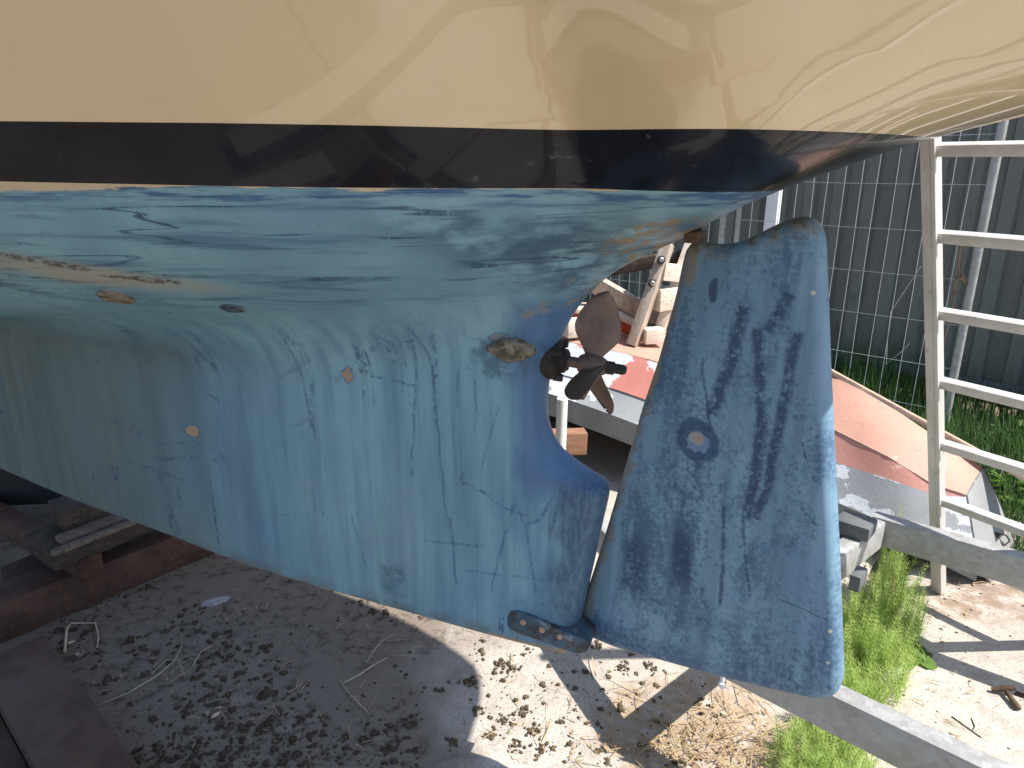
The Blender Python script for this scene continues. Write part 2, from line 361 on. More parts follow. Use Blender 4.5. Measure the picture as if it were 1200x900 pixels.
def mat_topsides():
    g = G('cream_gelcoat')
    n1 = g.noise(1.6, None, 4); n2 = g.noise(240, None, 2)
    c = g.mix(g.st(n1, .35, .65), (.57, .445, .265), (.62, .49, .30))
    pits = g.mul(g.st(g.vor(55), .06, .03), g.st(g.noise(3), .55, .65))
    c = g.mix(g.ma('MULTIPLY', pits, .6), c, (.15, .12, .08))
    wav = g.noise(7, g.map((1, 1, 1.3)), 2); g.b.inputs['Coat IOR'].default_value = 1.62
    return g.fin(c, .32, 0, g.bump(wav, .022, .05), .5, 1.0, .018)

def mat_stripe():
    g = G('black_boot_stripe')
    sc = g.noise(1.0, g.map((14, 6, 40)), 5, .6)
    n = g.noise(8, None, 4)
    c = g.mix(g.st(n, .3, .7), (.005, .006, .011), (.011, .012, .019))
    smear = g.mul(g.st(g.noise(1, g.map((16, 16, 34), (2, 3, 1)), 6, .7), .60, .70), g.st(g.noise(4.3), .5, .62))
    c = g.mix(g.ma('MULTIPLY', smear, .5), c, (.16, .16, .17))
    wav = g.noise(9, g.map((1, 1, 1.3)), 2)
    return g.fin(c, g.ma('ADD', .2, g.ma('MULTIPLY', smear, .3)), 0, g.bump(wav, .03, .05), .12, .24, .03)

def mat_galv():
    g = G('galvanised_steel')
    v1 = g.vor(55, None, 'F1', 'Color'); v = g.n('SeparateColor', {0: v1}).outputs[0]
    v2 = g.n('SeparateColor', {0: g.vor(130, None, 'F1', 'Color')}).outputs[1]
    n = g.noise(7, None, 5)
    f = g.ma('ADD', g.ma('MULTIPLY', v, .45), g.ma('ADD', g.ma('MULTIPLY', v2, .25), g.ma('MULTIPLY', n, .5)))
    c = g.mix(g.st(f, .25, .9), (.31, .305, .29), (.40, .40, .39))
    c = g.mix(g.mul(g.st(g.noise(3.1, None, 5), .52, .7), .45), c, (.24, .21, .16))
    return g.fin(c, g.st(f, .3, .85, .5, .62), .25, g.bump(n, .08, .003), .45)
def mat_alu():
    g = G('weathered_aluminium')
    n = g.noise(20, g.map((1, 1, .15)), 5); n2 = g.noise(60, None, 3)
    c = g.mix(g.st(n, .3, .7), (.50, .48, .45), (.60, .58, .555))
    c = g.mix(g.mul(g.st(g.noise(25, None, 5), .62, .7), .5), c, (.30, .28, .25))
    return g.fin(c, .5, .12, g.bump(n2, .06, .002), .5)
def mat_rust(name='rusty_painted_steel', dk=(.052, .026, .020), lt=(.095, .050, .038)):
    g = G(name); n = g.noise(6, None, 6, .65); n2 = g.noise(60, None, 4, .7)
    c = g.mix(g.st(n, .35, .65), dk, lt)
    c = g.mix(g.mul(g.st(n2, .52, .68), .6), c, (.15, .07, .035))
    c = g.mix(g.mul(g.st(g.noise(3, g.map((1, 1, 1), (3, 3, 3)), 5), .5, .7), .6), c, (.11, .095, .08))
    return g.fin(c, .75, 0, g.bump(n2, .35, .004), .3)
def mat_wood(name, a, b, stretch, knots=.3, rough=.8):
    g = G(name); v = g.map(stretch); n = g.noise(1.0, v, 6, .65, .4); n2 = g.noise(3.2, v, 4, .6)
    c = g.mix(g.st(n, .3, .7), a, b); c = g.mix(g.mul(g.st(n2, .55, .68), .55), c, tuple(x * .45 for x in a))
    return g.fin(c, rough, 0, g.bump(g.ma('ADD', n, g.ma('MULTIPLY', n2, .5)), .4, .004), .25)

M = {}
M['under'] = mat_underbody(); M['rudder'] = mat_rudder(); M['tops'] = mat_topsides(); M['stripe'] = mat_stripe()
M['galv'] = mat_galv(); M['alu'] = mat_alu(); M['rust'] = mat_rust()
M['rust2'] = mat_rust('old_iron', (.06, .035, .022), (.13, .085, .055))
M['oldwood'] = mat_wood('dark_old_timber', (.040, .029, .023), (.085, .060, .047), (40, 3, 40))
M['greywood'] = mat_wood('weathered_grey_timber', (.30, .25, .20), (.50, .43, .35), (30, 30, 3))
M['brownwood'] = mat_wood('brown_timber', (.20, .10, .06), (.30, .16, .10), (4, 30, 30))
M['palewood'] = mat_wood('pale_painted_board', (.55, .48, .40), (.72, .64, .54), (3, 30, 30))
M['plank'] = mat_wood('peeling_pink_plank', (.42, .28, .21), (.55, .38, .29), (3, 30, 30))
M['bronze'] = mat_plain('dark_bronze', (.165, .105, .078), .55, .3, 14, .35, .5, .1)
M['bronzed'] = mat_plain('dirty_bronze', (.035, .028, .023), .7, .5, 60, .2, .4, .6)
M['pvc'] = mat_plain('white_plastic_pipe', (.74, .72, .68), .45, .06, 9)
M['whitepost'] = mat_plain('white_painted_post', (.74, .74, .76), .5, .08, 9)
M['zincwire'] = mat_plain('zinc_wire', (.46, .47, .46), .5, .1, 30, .3)
M['orange'] = mat_plain('orange_rubber', (.50, .085, .025), .5, .25, 10)
M['rope'] = mat_plain('brown_rope', (.26, .19, .13), .9, .3, 120, 0, .2, .8)
M['rubber'] = mat_plain('black_rubber', (.022, .022, .024), .8, .3, 20)
M['darkplank'] = mat_plain('grey_plinth_board', (.10, .11, .11), .8, .2, 8)
M['bolt'] = mat_plain('dull_bolt_steel', (.36, .33, .29), .45, .3, 60, .7)
M['boltrust'] = mat_plain('pinkish_bolt_head', (.34, .22, .17), .7, .3, 90)

# ------------------------------------------------------------ ground
def near_height(x, y):
    return 0.006 * mnoise.fractal(Vector((x * 1.3, y * 1.3, 0)), 1.0, 2.0, 3)
def mat_concrete():
    g = G('weathered_concrete'); sp = g.sep(); X, Y = sp['X'], sp['Y']
    n1 = g.noise(1.3, None, 6, .6); n2 = g.noise(14, None, 6, .65); n3 = g.noise(120, None, 3, .7)
    c = g.mix(g.st(n1, .35, .65), (.39, .35, .305), (.48, .44, .39))
    c = g.mix(g.mul(g.st(n2, .45, .68), .5), c, (.27, .225, .18))
    c = g.mix(g.mul(g.st(n3, .48, .66), .6), c, (.22, .19, .16))
    c = g.mix(g.mul(g.st(g.noise(330, None, 2, .7), .55, .68), .5), c, (.62, .57, .50))
    # moss and dirt below the hull, forward, widened to paint in the hull's shade
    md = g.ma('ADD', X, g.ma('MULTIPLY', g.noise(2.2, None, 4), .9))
    moss_shade = g.st(md, .44, .12)
    c = g.mix(g.mul(moss_shade, g.st(g.noise(6, None, 6, .65), .08, .42), .94), c, (.185, .150, .118))
    c = g.mix(g.mul(moss_shade, g.st(g.noise(24, None, 7, .72), .47, .66), g.st(g.noise(3.5, g.map((1, 1, 1), (2, 7, 0)), 4), .35, .55), .85), c, (.045, .036, .028))
    c = g.mix(g.mul(moss_shade, g.st(g.noise(4, g.map((1, 1, 1), (5, 5, 5)), 6), .62, .72), .3), c, (.26, .235, .20))
    # tan litter stain by the joint
    d = g.spot(.50, 1.52, .30, .26, .4, 5, ('X', 'Y')); c = g.mix(g.mul(g.st(d, 1.3, .4), g.st(n2, .35, .55), .6), c, (.30, .205, .12))
    d = g.spot(1.62, 2.12, .25, .14, .4, 6, ('X', 'Y')); c = g.mix(g.mul(g.st(d, 1.3, .4), g.st(n2, .3, .6), .7), c, (.20, .125, .075))
    # white paint drop
    d = g.spot(-1.02, 2.11, .05, .025, .5, 30, ('X', 'Y'), .5); c = g.mix(g.st(d, 1.0, .7, 0, .85), c, (.42, .40, .42))
    crack = g.mul(g.st(g.vor(1.1, g.map((1, 1, 1), (.3, .7, 0)), 'DISTANCE_TO_EDGE'), .008, .002), .6)
    h = g.ma('ADD', g.ma('MULTIPLY', n2, .6), g.ma('MULTIPLY', n3, .5))
    return g.fin(c, .9, 0, g.bump(h, .5, .012), .2)
def mat_earth():
    g = G('dry_earth'); n = g.noise(5, None, 6, .65); n2 = g.noise(50, None, 4, .7)
    c = g.mix(g.st(n, .3, .7), (.13, .095, .06), (.24, .18, .12)); c = g.mix(g.mul(g.st(n2, .5, .7), .6), c, (.07, .05, .03))
    return g.fin(c, .95, 0, g.bump(n2, .6, .02), .15)
M['concrete'] = mat_concrete(); M['earth'] = mat_earth()
def grid_sheet(name, x0, x1, y0, y1, nx, ny, z, mat, hf=None):
    vs = []; fs = []
    for j in range(ny + 1):
        for i in range(nx + 1):
            x = x0 + (x1 - x0) * i / nx; y = y0 + (y1 - y0) * j / ny
            vs.append((x, y, z + (hf(x, y) if hf else 0)))
    for j in range(ny):
        for i in range(nx): a = j * (nx + 1) + i; fs.append((a, a + 1, a + nx + 2, a + nx + 1))
    return MB().add(vs, fs).build(name, mat, smooth=True)
gr = grid_sheet('ground', -250, 250, -250, 250, 20, 20, -.035, M['earth']); tag(gr, kind='structure')
# two concrete slabs with an earth joint between them (joint runs along JD through J0)
J0 = Vector((.86, 1.55, 0)); JD = Vector((.585, .81, 0)).normalized(); JN = Vector((JD.y, -JD.x, 0))
def slab(name, side):
    vs = []; fs = []; na, nb = 120, 70
    for j in range(na + 1):
        a = -5.0 + 7.6 * j / na
        for i in range(nb + 1):
            f = i / nb; off = .055 + (6.0 * f ** 2.2)
            wob = .02 * mnoise.noise(Vector((a * 6, side * 7, 0))) * (1 - f)
            p = J0 + JD * a + JN * side * (off + wob)
            e = min(1, (off - .055) / .02)
            vs.append((p.x, p.y, -.012 + .012 * e + (near_height(p.x, p.y) if f < .9 else 0)))
    for j in range(na):
        for i in range(nb): k = j * (nb + 1) + i; fs.append((k, k + 1, k + nb + 2, k + nb + 1))
    o = MB().add(vs, fs).build(name, M['concrete'], smooth=True); return tag(o, kind='structure')
slab('concrete_slab', -1); slab('concrete_slab', 1)
# ------------------------------------------------------------ the yacht (local x = forward from rudder heel, y = port, z = up)
yacht = thing('sailing_yacht', 'large cream sailing yacht with black boot stripe and worn blue underbody, propped ashore', 'sailing yacht', ORG, R(180) - PSI)
AFT = Spline([(.405, .548), (.44, .545), (.489, .535), (.622, .513), (.726, .497), (.800, .486), (.818, .492), (.832, .515), (.852, .552), (.882, .593), (.927, .616), (.982, .622), (1.037, .616), (1.1, .600), (1.153, .578), (1.205, .543), (1.248, .496), (1.283, .434), (1.311, .378), (1.343, .326), (1.377, .265), (1.413, .186), (1.443, .112), (1.466, .053), (1.491, -.027), (1.515, -.114), (1.54, -.20), (1.56, -.235), (1.60, -.245), (2.05, -.36)])
FWD = Spline([(.405, .56), (.418, .62), (.43, .708), (.457, .897), (.488, 1.12), (.527, 1.41), (.577, 1.64), (.624, 1.89), (.69, 2.18), (.78, 2.6), (.92, 3.2), (.98, 3.75), (1.05, 4.2), (1.2, 5.0), (1.41, 5.8), (1.7, 6.3), (2.05, 6.7)])
ZC = Spline([(-.30, 1.565), (-.20, 1.54), (-.114, 1.515), (-.027, 1.491), (.053, 1.466), (.112, 1.443), (.186, 1.413), (.265, 1.377), (.326, 1.343), (.40, 1.308), (.55, 1.258), (.75, 1.225), (1.0, 1.193), (1.34, 1.150), (1.97, 1.095), (3.0, 1.045), (4.3, 1.06), (5.0, 1.2), (5.8, 1.41), (6.7, 2.0)])
BW = Spline([(.2, .01), (.26, .035), (.371, .125), (.487, .231), (.594, .322), (.692, .392), (.793, .445), (.949, .503), (1.126, .537), (1.272, .560), (1.6, .60), (2.2, .66), (3.0, .71), (4.0, .64), (5.0, .38), (5.8, .03)])
BS = Spline([(-.40, .36), (-.36, .45), (-.30, .51), (-.2, .56), (0, .62), (.37, .68), (.7, .73), (1.0, .77), (1.6, .87), (2.2, .93), (3.0, .98), (4.0, .90), (5.0, .64), (6.0, .28), (6.7, .01)])
KT = Spline([(.44, .036), (.6, .055), (.8, .075), (1.2, .10), (2.0, .12), (3.0, .10), (4.2, .03)])
SB, STP, ZSH = 1.403, 1.481, 2.05
def skew(zr, s): return zr + .0145 * s * sstep(zr, 1.20, 1.36)
FIL = Spline([(.40, .05), (.6, .10), (.85, .17), (1.15, .19), (1.45, .15), (1.75, .08), (2.1, .03), (2.6, .015)])
def half(s, zr):
    """half breadth: round-bilged hull body, vertical deadwood and a concave fillet between them"""
    z = skew(zr, s); zc = ZC(s); bs = BS(s); zs = ZSH + .03 * s
    r0 = max(.02, (skew(SB, s) - zc) / (zs - zc)); p = math.log(max(.004, BW(s)) / bs) / math.log(r0) if s > .26 else .5
    p = min(.6, max(.30, p)); fx = sstep(s, .60, .22)
    fade = 1 - sstep(zr, 1.26, 1.34) * (1 - sstep(s, .55, .9))
    K = KT(s) * fade; rv = max(.002, FIL(s) * fade); rh = rv * 1.35
    def zb(b):
        q = zc + (zs - zc) * (b / bs) ** (1 / p)
        if fx > 0: q = q * (1 - fx) + fx * (zc + .036 * (-math.log(max(1e-6, 1 - min(.9999, b / bs))) / .46) ** (1 / .6))
        d = (b - K) / rh
        return q - rv * (1 - math.sqrt(max(0, 1 - (1 - d) ** 2))) if d < 1 else q
    lo, hi = K, bs * 1.25
    if z <= zb(K + 1e-6): b = K
    else:
        for _ in range(26):
            m = (lo + hi) / 2
            if zb(m) < z: lo = m
            else: hi = m
        b = (lo + hi) / 2
    e = 1e-3; dsdz = abs(AFT(zr + e) - AFT(zr - e)) / (2 * e)
    de = (s - AFT(zr)) / math.sqrt(1 + dsdz ** 2)
    re = interp(zr, [(.8, .032), (.86, .05), (1.1, .06), (1.28, .05), (1.34, .012), (1.5, .004)])
    if zr < 1.56: b *= math.sqrt(max(0, 1 - (1 - min(1, max(0, de) / re)) ** 2))
    if zr < 1.0:
        db = max(0, (FWD(zr) - s)) * .16; rb = .016
        b *= math.sqrt(max(0, 1 - .72 * (1 - min(1, db / rb)) ** 2))
    return max(0.0, b)
def frange(a, b, n): return [a + (b - a) * i / n for i in range(n)]
Z_UNDER = frange(.406, .46, 8) + frange(.46, .78, 18) + frange(.78, .86, 16) + frange(.86, 1.02, 12) + frange(1.02, 1.34, 56) + frange(1.34, SB, 12) + [SB]
Z_STR = frange(SB, STP, 14) + [STP]
Z_TOP = frange(STP, 1.56, 14) + frange(1.56, ZSH, 14) + [ZSH]
def cols(z):
    a, b = AFT(z), FWD(z); L = b - a; out = []
    for i in range(14): out.append(a + min(.07, L * .2) * (i / 14) ** 1.7)
    a2 = a + min(.07, L * .2); m = min(b - L * .1, 2.35); m = max(m, a2 + L * .3); m = min(m, b - .15 * L)
    out += frange(a2, m, 110); out += frange(m, b, 22)
    out.append(b); return out
def hull_grid(rows):
    n = len(cols(rows[0])); vs = []; fs = []
    port = [(s, half(s, zr), skew(zr, s)) for zr in rows for s in cols(zr)]
    for side in (1, -1):
        base = len(vs); vs += [(x, side * y, z) for x, y, z in port]
        for j in range(len(rows) - 1):
            for i in range(n - 1):
                a = base + j * n + i; q = (a, a + 1, a + n + 1, a + n)
                fs.append(q if side > 0 else q[::-1])
    return vs, fs, n
def hull_part(name, rows, mat):
    vs, fs, n = hull_grid(rows)
    me = bpy.data.meshes.new(name); me.from_pydata(vs, [], fs); me.materials.append(mat)
    bm = bmesh.new(); bm.from_mesh(me)
    if name == 'underbody':                      # sole of the keel: bridge port and starboard edges
        bm.verts.ensure_lookup_table(); half_n = len(rows) * n
        for j in range(len(rows) - 1):
            a = j * n + n - 1; b = a + n
            try: bm.faces.new([bm.verts[a], bm.verts[b], bm.verts[b + half_n], bm.verts[a + half_n]])
            except ValueError: pass
    bmesh.ops.remove_doubles(bm, verts=bm.verts, dist=1e-5); bmesh.ops.dissolve_degenerate(bm, edges=bm.edges, dist=1e-6)
    bmesh.ops.recalc_face_normals(bm, faces=bm.faces); bm.to_mesh(me); bm.free()
    me.polygons.foreach_set('use_smooth', [True] * len(me.polygons)); me.update()
    return link(name, me, yacht)
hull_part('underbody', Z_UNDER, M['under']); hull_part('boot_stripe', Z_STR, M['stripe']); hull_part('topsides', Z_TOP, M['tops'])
# transom and deck close the hull
zt = [z for z in Z_TOP if z >= 1.53]
tv = [(AFT(z) , half(AFT(z), z) if z > 1.54 else .0, skew(z, AFT(z))) for z in zt]
MB().add(tv + [(x, -y, z) for x, y, z in tv], [(i, i + 1, i + 1 + len(tv), i + len(tv)) for i in range(len(tv) - 1)]).build('transom', M['tops'], yacht, True)
ds = cols(ZSH); dv = [(s, half(s, ZSH), skew(ZSH, s)) for s in ds]
MB().add(dv + [(x, -y, z) for x, y, z in dv], [(i, i + 1, i + 1 + len(dv), i + len(dv)) for i in range(len(dv) - 1)]).build('deck', M['tops'], yacht, False)
def surf(s, z):
    e = .004; p = Vector((s, half(s, z), z)); ps = Vector((s + e, half(s + e, z), z)); pz = Vector((s, half(s, z + e), z + e))
    n = (pz - p).cross(ps - p).normalized()
    return p, (n if n.y > 0 else -n)
# ---- rudder
def rounded_plate(outline, tmax, name, mat, parent, prof, tf=lambda p: 1.0):
    pts = [Vector((x, z)) for x, z in outline]
    d = []                                                     # densify, then soften corners
    for a, b in zip(pts, pts[1:] + pts[:1]):
        k = max(1, int((b - a).length / .012)); d += [a.lerp(b, i / k) for i in range(k)]
    for _ in range(2):
        d = [(d[i - 1] + d[i] * 2 + d[(i + 1) % len(d)]) / 4 for i in range(len(d))]
    n = len(d); area = sum(d[i].x * d[(i+1) % n].y - d[(i+1) % n].x * d[i].y for i in range(n))
    if area < 0: d.reverse()
    def inset(dist):
        q = []
        for i in range(n):
            t = (d[(i + 2) % n] - d[i - 2]).normalized(); q.append(d[i] + Vector((-t.y, t.x)) * dist)
        return q
    rings = [(inset(di), th) for di, th in prof]; vs = []; fs = []
    base_ = rings[-1][0]; zmin = min(p.y for p in base_) + .10; zmax = max(p.y for p in base_) - .12
    def spine(p):
        z = min(zmax, max(zmin, p.y)); f = (z - zmin) / (zmax - zmin)
        return Vector((LEa.x * f + LEb.x * (1 - f) - .11 - .10 * (1 - f), z))
    for t_ in (.25, .5, .75, .94): rings.append(([p.lerp(spine(p), t_) for p in base_], 1.0))
    for side in (1, -1):
        o = len(vs)
        for q, th in rings: vs += [(p.x, side * th * tmax * tf(p), p.y) for p in q]
        for k in range(len(rings) - 1):
            for i in range(n):
                a = o + k * n + i; b2 = o + k * n + (i + 1) % n
                f = (a, b2, b2 + n, a + n); fs.append(f if side < 0 else f[::-1])
        cap = tuple(range(o + (len(rings) - 1) * n, o + len(rings) * n)); fs.append(cap if side < 0 else cap[::-1])
    mb = MB().add(vs, fs); me = mb.build(name, mat, parent, True)
    bm = bmesh.new(); bm.from_mesh(me.data); bmesh.ops.remove_doubles(bm, verts=bm.verts, dist=1e-6)
    bmesh.ops.triangulate(bm, faces=[f for f in bm.faces if len(f.verts) > 4]); bmesh.ops.recalc_face_normals(bm, faces=bm.faces)
    bm.to_mesh(me.data); bm.free(); me.data.polygons.foreach_set('use_smooth', [True] * len(me.data.polygons)); return me
RO = [(803, 285), (797, 310), (790, 345), (770, 420), (750, 480), (731, 545), (709, 620), (694, 668), (679, 712), (673, 733), (676, 744), (692, 750), (740, 764), (800, 781), (850, 795), (910, 809), (955, 819), (970, 821), (982, 815), (988, 800), (987, 770), (985, 720), (982, 640), (978, 560), (972, 430), (968, 320), (966, 275), (962, 260), (953, 253), (940, 252), (920, 258), (900, 267), (885, 276), (870, 283), (850, 288), (830, 286), (815, 280)]
LEa, LEb = rp(803, 290, .014), rp(676, 733, .014)
rud = rounded_plate([(p.x, p.z) for p in (rp(u, v, .014) for u, v in RO)], .031, 'rudder', M['rudder'], yacht,
                    [(.022 * (1 - math.cos(a_)), math.sin(a_) * .97) for a_ in (0, .2, .4, .6, .8, 1.0, 1.2, 1.4, 1.57)] + [(.028, 1.0)],
                    tf=lambda p: .42 + .58 * sstep((LEa.x + (p.y - LEa.z) * (LEb.x - LEa.x) / (LEb.z - LEa.z)) - p.x, .0, .11))
rud.rotation_euler = (0, 0, PSI - RTH); rud.location = Vector((.44, 0, 0)) - Matrix.Rotation(PSI - RTH, 3, 'Z') @ Vector((.44, 0, 0))
# rudder stock and its bracket under the counter
mb = MB(); p0 = rp(812, 283); p1 = rp(818, 255); mb.tube([p0, p0.lerp(p1, .5), p1], .010, 12); mb.build('rudder_stock', M['bronzed'], rud, True, sharp=40)
mb = MB(); c = rp(815, 277); mb.box((c.x, 0, c.z), (.026, .05, .020), None, .003); mb.build('stock_bracket', M['rust2'], rud)
# heel fitting with three bolts
HF = [(594, 724), (597, 717), (606, 716), (622, 722), (645, 734), (668, 743), (689, 751), (692, 757), (687, 765), (676, 767), (655, 760), (625, 749), (598, 739), (594, 733)]
g = G('painted_bronze_fitting'); n = g.noise(30, None, 5, .65); n2 = g.noise(110, None, 4, .7)
c = g.mix(g.st(n, .42, .58), (.035, .040, .042), (.045, .105, .155)); c = g.mix(g.mul(g.st(n2, .5, .66), .8), c, (.12, .075, .045))
c = g.mix(g.mul(g.st(g.noise(18, g.map((1, 1, 1), (3, 3, 3)), 5), .55, .63), .7), c, (.22, .25, .26))
M['heel'] = g.fin(c, .6, 0, g.bump(n2, .4, .004), .4)
q = [bp(u, v, .066) for u, v in HF]
heel = MB().prism([(p.x, 0, p.z) for p in q], .132, (0, 1, 0), .004).build('heel_fitting', M['heel'], yacht, True, sharp=35)
for u, v in ((613, 729), (635, 738), (656, 746)):
    p = bp(u, v, .067); MB().tube([(p.x, .065, p.z), (p.x, .0690, p.z), (p.x, .0698, p.z)], [.0070, .0070, .0048], 12).build('bolt', M['boltrust'], heel, True, sharp=40)
# anode
def dome(outline_fn, ctr, nrm, ux, depth, name, mat, rough=0.0, rings=7, seg=28):
    uz = nrm.cross(ux).normalized(); ux = uz.cross(nrm).normalized(); vs = []; fs = []
    for k in range(rings + 1):
        f = 1 - k / rings; hgt = depth * math.sqrt(max(0, 1 - f ** 2.6))
        for i in range(seg):
            x, y = outline_fn(2 * math.pi * i / seg); j = rough * mnoise.noise(Vector((x * f * 120, y * f * 120, k * .3)))
            vs.append(ctr + ux * x * f + uz * y * f + nrm * (hgt - .012 * (k == 0) + j))
    for k in range(rings):
        for i in range(seg): fs.append((k*seg+i, k*seg+(i+1) % seg, (k+1)*seg+(i+1) % seg, (k+1)*seg+i))
    return MB().add(vs, fs).build(name, mat, yacht, True)
g = G('corroded_zinc'); n = g.noise(55, None, 6, .7); v = g.vor(70)
c = g.mix(g.st(n, .38, .62), (.085, .068, .045), (.27, .235, .175)); c = g.mix(g.st(v, .22, .08, 0, .6), c, (.05, .04, .03))
M['zinc'] = g.fin(c, .85, 0, g.bump(n, .9, .006), .3)
p, nr = surf(.681, 1.102)
def tear(a):
    x = math.cos(a); y = math.sin(a); r = .052
    return (r * x, .0255 * y * (1 - .42 * max(0, x) - .30 * max(0, x) ** 4))
dome(tear, p, nr, Vector((1, 0, 0)), .017, 'zinc_anode', M['zinc'], .0022)
# through-hull fittings
for (s_, z_, r1, nm, mt) in ((1.30, 1.222, .030, 'through_hull', 'zinc'), (1.135, 1.196, .022, 'through_hull', 'heel')):
    p, nr = surf(s_, z_); ax = nr
    mb = MB(); mb.tube([p - ax * .01, p + ax * .0012, p + ax * .0025, p + ax * .0025, p - ax * .004], [r1, r1, r1 * .92, r1 * .55, r1 * .5], 24, cap=False)
    th = mb.build(nm, M[mt], yacht, True, sharp=40)
    MB().tube([p - ax * .006, p + ax * .0005], [r1 * .52, r1 * .52], 16).build('opening', M['rubber'], th)
# stern tube flange, shaft, propeller
SH = Vector((.55, 0, 1.066)); 
mb = MB(); fl = [(.612, 0, 1.070)]
mb.tube([(.640, 0, 1.074), (.606, 0, 1.071), (.602, 0, 1.0707)], [.042, .042, .034], 20)
flange = mb.build('stern_tube', M['bronzed'], yacht, True, sharp=40)
for a in range(4):
    an = a * math.pi / 2 + .6; MB().tube([(.612, .036 * math.cos(an) , 1.071 + .036 * math.sin(an)), (.594, .036 * math.cos(an), 1.070 + .036 * math.sin(an))], .008, 6).build('bolt', M['bronzed'], flange)
MB().tube([(.606, 0, 1.0707), (.592, 0, 1.0695), (.588, 0, 1.069)], [.026, .024, .018], 18).build('bearing', M['bronzed'], flange, True, sharp=40)
prop = MB().tube([(.600, 0, 1.070), (.575, 0, 1.0677), (.574, 0, 1.0677), (.565, 0, 1.067), (.548, 0, 1.066), (.528, 0, 1.0645), (.520, 0, 1.064)], [.011, .011, .016, .021, .022, .019, .014], 20).build('propeller', M['bronze'], yacht, True, sharp=40)
nutp = []
mb = MB(); mb.tube([(.522, 0, 1.0642), (.504, 0, 1.063), (.503, 0, 1.063), (.486, 0, 1.0618), (.480, 0, 1.0612)], [.013, .013, .010, .010, .007], 6); mb.build('shaft_nut', M['bronzed'], prop)
def blade(theta):
    nr_, nc = 16, 9; vs = []; fs = []
    RT = .150; c0 = Vector((.547, 0, 1.066)); axis = Vector((-1, 0, -.07)).normalized()
    for side in (1, -1):
        for i in range(nr_ + 1):
            f = i / nr_; r = .016 + (RT - .016) * f
            ch = .104 * (math.sin(math.pi * min(1, (.10 + .90 * f) ** .95)) ** .62) * (.50 + .50 * sstep(f, 0, .5)) + .006
            if f > .97: ch *= .8
            pitch = -math.radians(interp(f, [(0, 65), (.4, 50), (1, 42)])); th = .011 * (1 - .8 * f)
            for j in range(nc + 1):
                g_ = j / nc * 2 - 1; x = g_ * ch / 2
                tz = side * th * math.sqrt(max(0, 1 - g_ * g_)) * .5 + .006 * (1 - g_ * g_)
                ax_ = x * math.sin(pitch) + tz * math.cos(pitch) + .012 * f * f; tg = x * math.cos(pitch) - tz * math.sin(pitch) + .018 * f * f
                ang = tg / max(r, .03) * .92
                rad = Vector((0, math.sin(theta + ang), math.cos(theta + ang)))
                vs.append(c0 + axis * ax_ + rad * r)
    m = (nr_ + 1) * (nc + 1)
    for side in (0, 1):
        for i in range(nr_):
            for j in range(nc):
                a = side * m + i * (nc + 1) + j; q = (a, a + 1, a + nc + 2, a + nc + 1); fs.append(q if side else q[::-1])
    for i in range(nr_):
        for j in (0, nc): a = i * (nc + 1) + j; fs.append((a, a + nc + 1, a + m + nc + 1, a + m))
    for j in range(nc): a = nr_ * (nc + 1) + j; fs.append((a, a + 1, a + m + 1, a + m))
    return MB().add(vs, fs).build('blade', M['bronze'], prop, True, sharp=60)
for k in range(3): blade(R(-30) + k * 2 * math.pi / 3)

prop.location = (-.016, 0, 0); flange.location = (-.008, 0, 0)
# ------------------------------------------------------------ galvanised boat trailer with A-frame drawbar
ZR, RH, RW = .3275, .095, .050          # rail centre height, depth, width
trailer = thing('boat_trailer', 'galvanised steel boat trailer frame standing beneath and behind the yacht rudder', 'trailer', (1.2, 1.6, 0))
def tr(v): return Vector(v) - Vector((1.2, 1.6, 0))
TAU = Vector((.755, -.656, 0)); NRM = Vector((.656, .755, 0))
N0 = Vector((.545, 1.385, ZR)); F0 = Vector((1.115, 2.03, ZR))
n1 = Vector((.545, 1.385, ZR)) + (at(1150, 900, z=.375) - at(985, 820, z=.375)).normalized() * 1.5
nearA = at(985, 820, z=.375); nearB = at(1155, 902, z=.375); dn = (nearB - nearA).normalized(); side = Vector((dn.y, -dn.x, 0))
if side.y < 0: side = -side
off = Vector((0, 0, ZR - .375)) + side * RW / 2
MB().beam(nearA - dn * .30 + off, nearA + dn * 1.6 + off, RW, RH, bev=.006).build('rail', M['galv'], trailer, True, sharp=30).location = -Vector((1.2, 1.6, 0))
N0 = nearA - dn * .275 + off
farA = at(1030, 607, z=.375); farB = at(1200, 655, z=.375); df = (farB - farA).normalized(); sidf = Vector((df.y, -df.x, 0))
if sidf.y < 0: sidf = -sidf
offf = Vector((0, 0, ZR - .375)) + sidf * RW / 2
MB().beam(farA - df * .02 + offf, farA + df * 1.5 + offf, RW, RH, bev=.006).build('rail', M['galv'], trailer, True, sharp=30).location = -Vector((1.2, 1.6, 0))
F0 = farA + offf
MB().beam(N0 + NRM * .02, F0 - NRM * .03 + TAU * .0, RW, RH * .97, bev=.006).build('cross_member', M['galv'], trailer, True, sharp=30).location = -Vector((1.2, 1.6, 0))
TIP = N0 + Vector((-.37, .93, 0)) * .95
MB().beam(N0 - Vector((-.37, .93, 0)) * .01 + Vector((0, 0, -.002)), TIP, RW, RH * .95, bev=.006).build('drawbar_arm', M['galv'], trailer, True, sharp=30).location = -Vector((1.2, 1.6, 0))
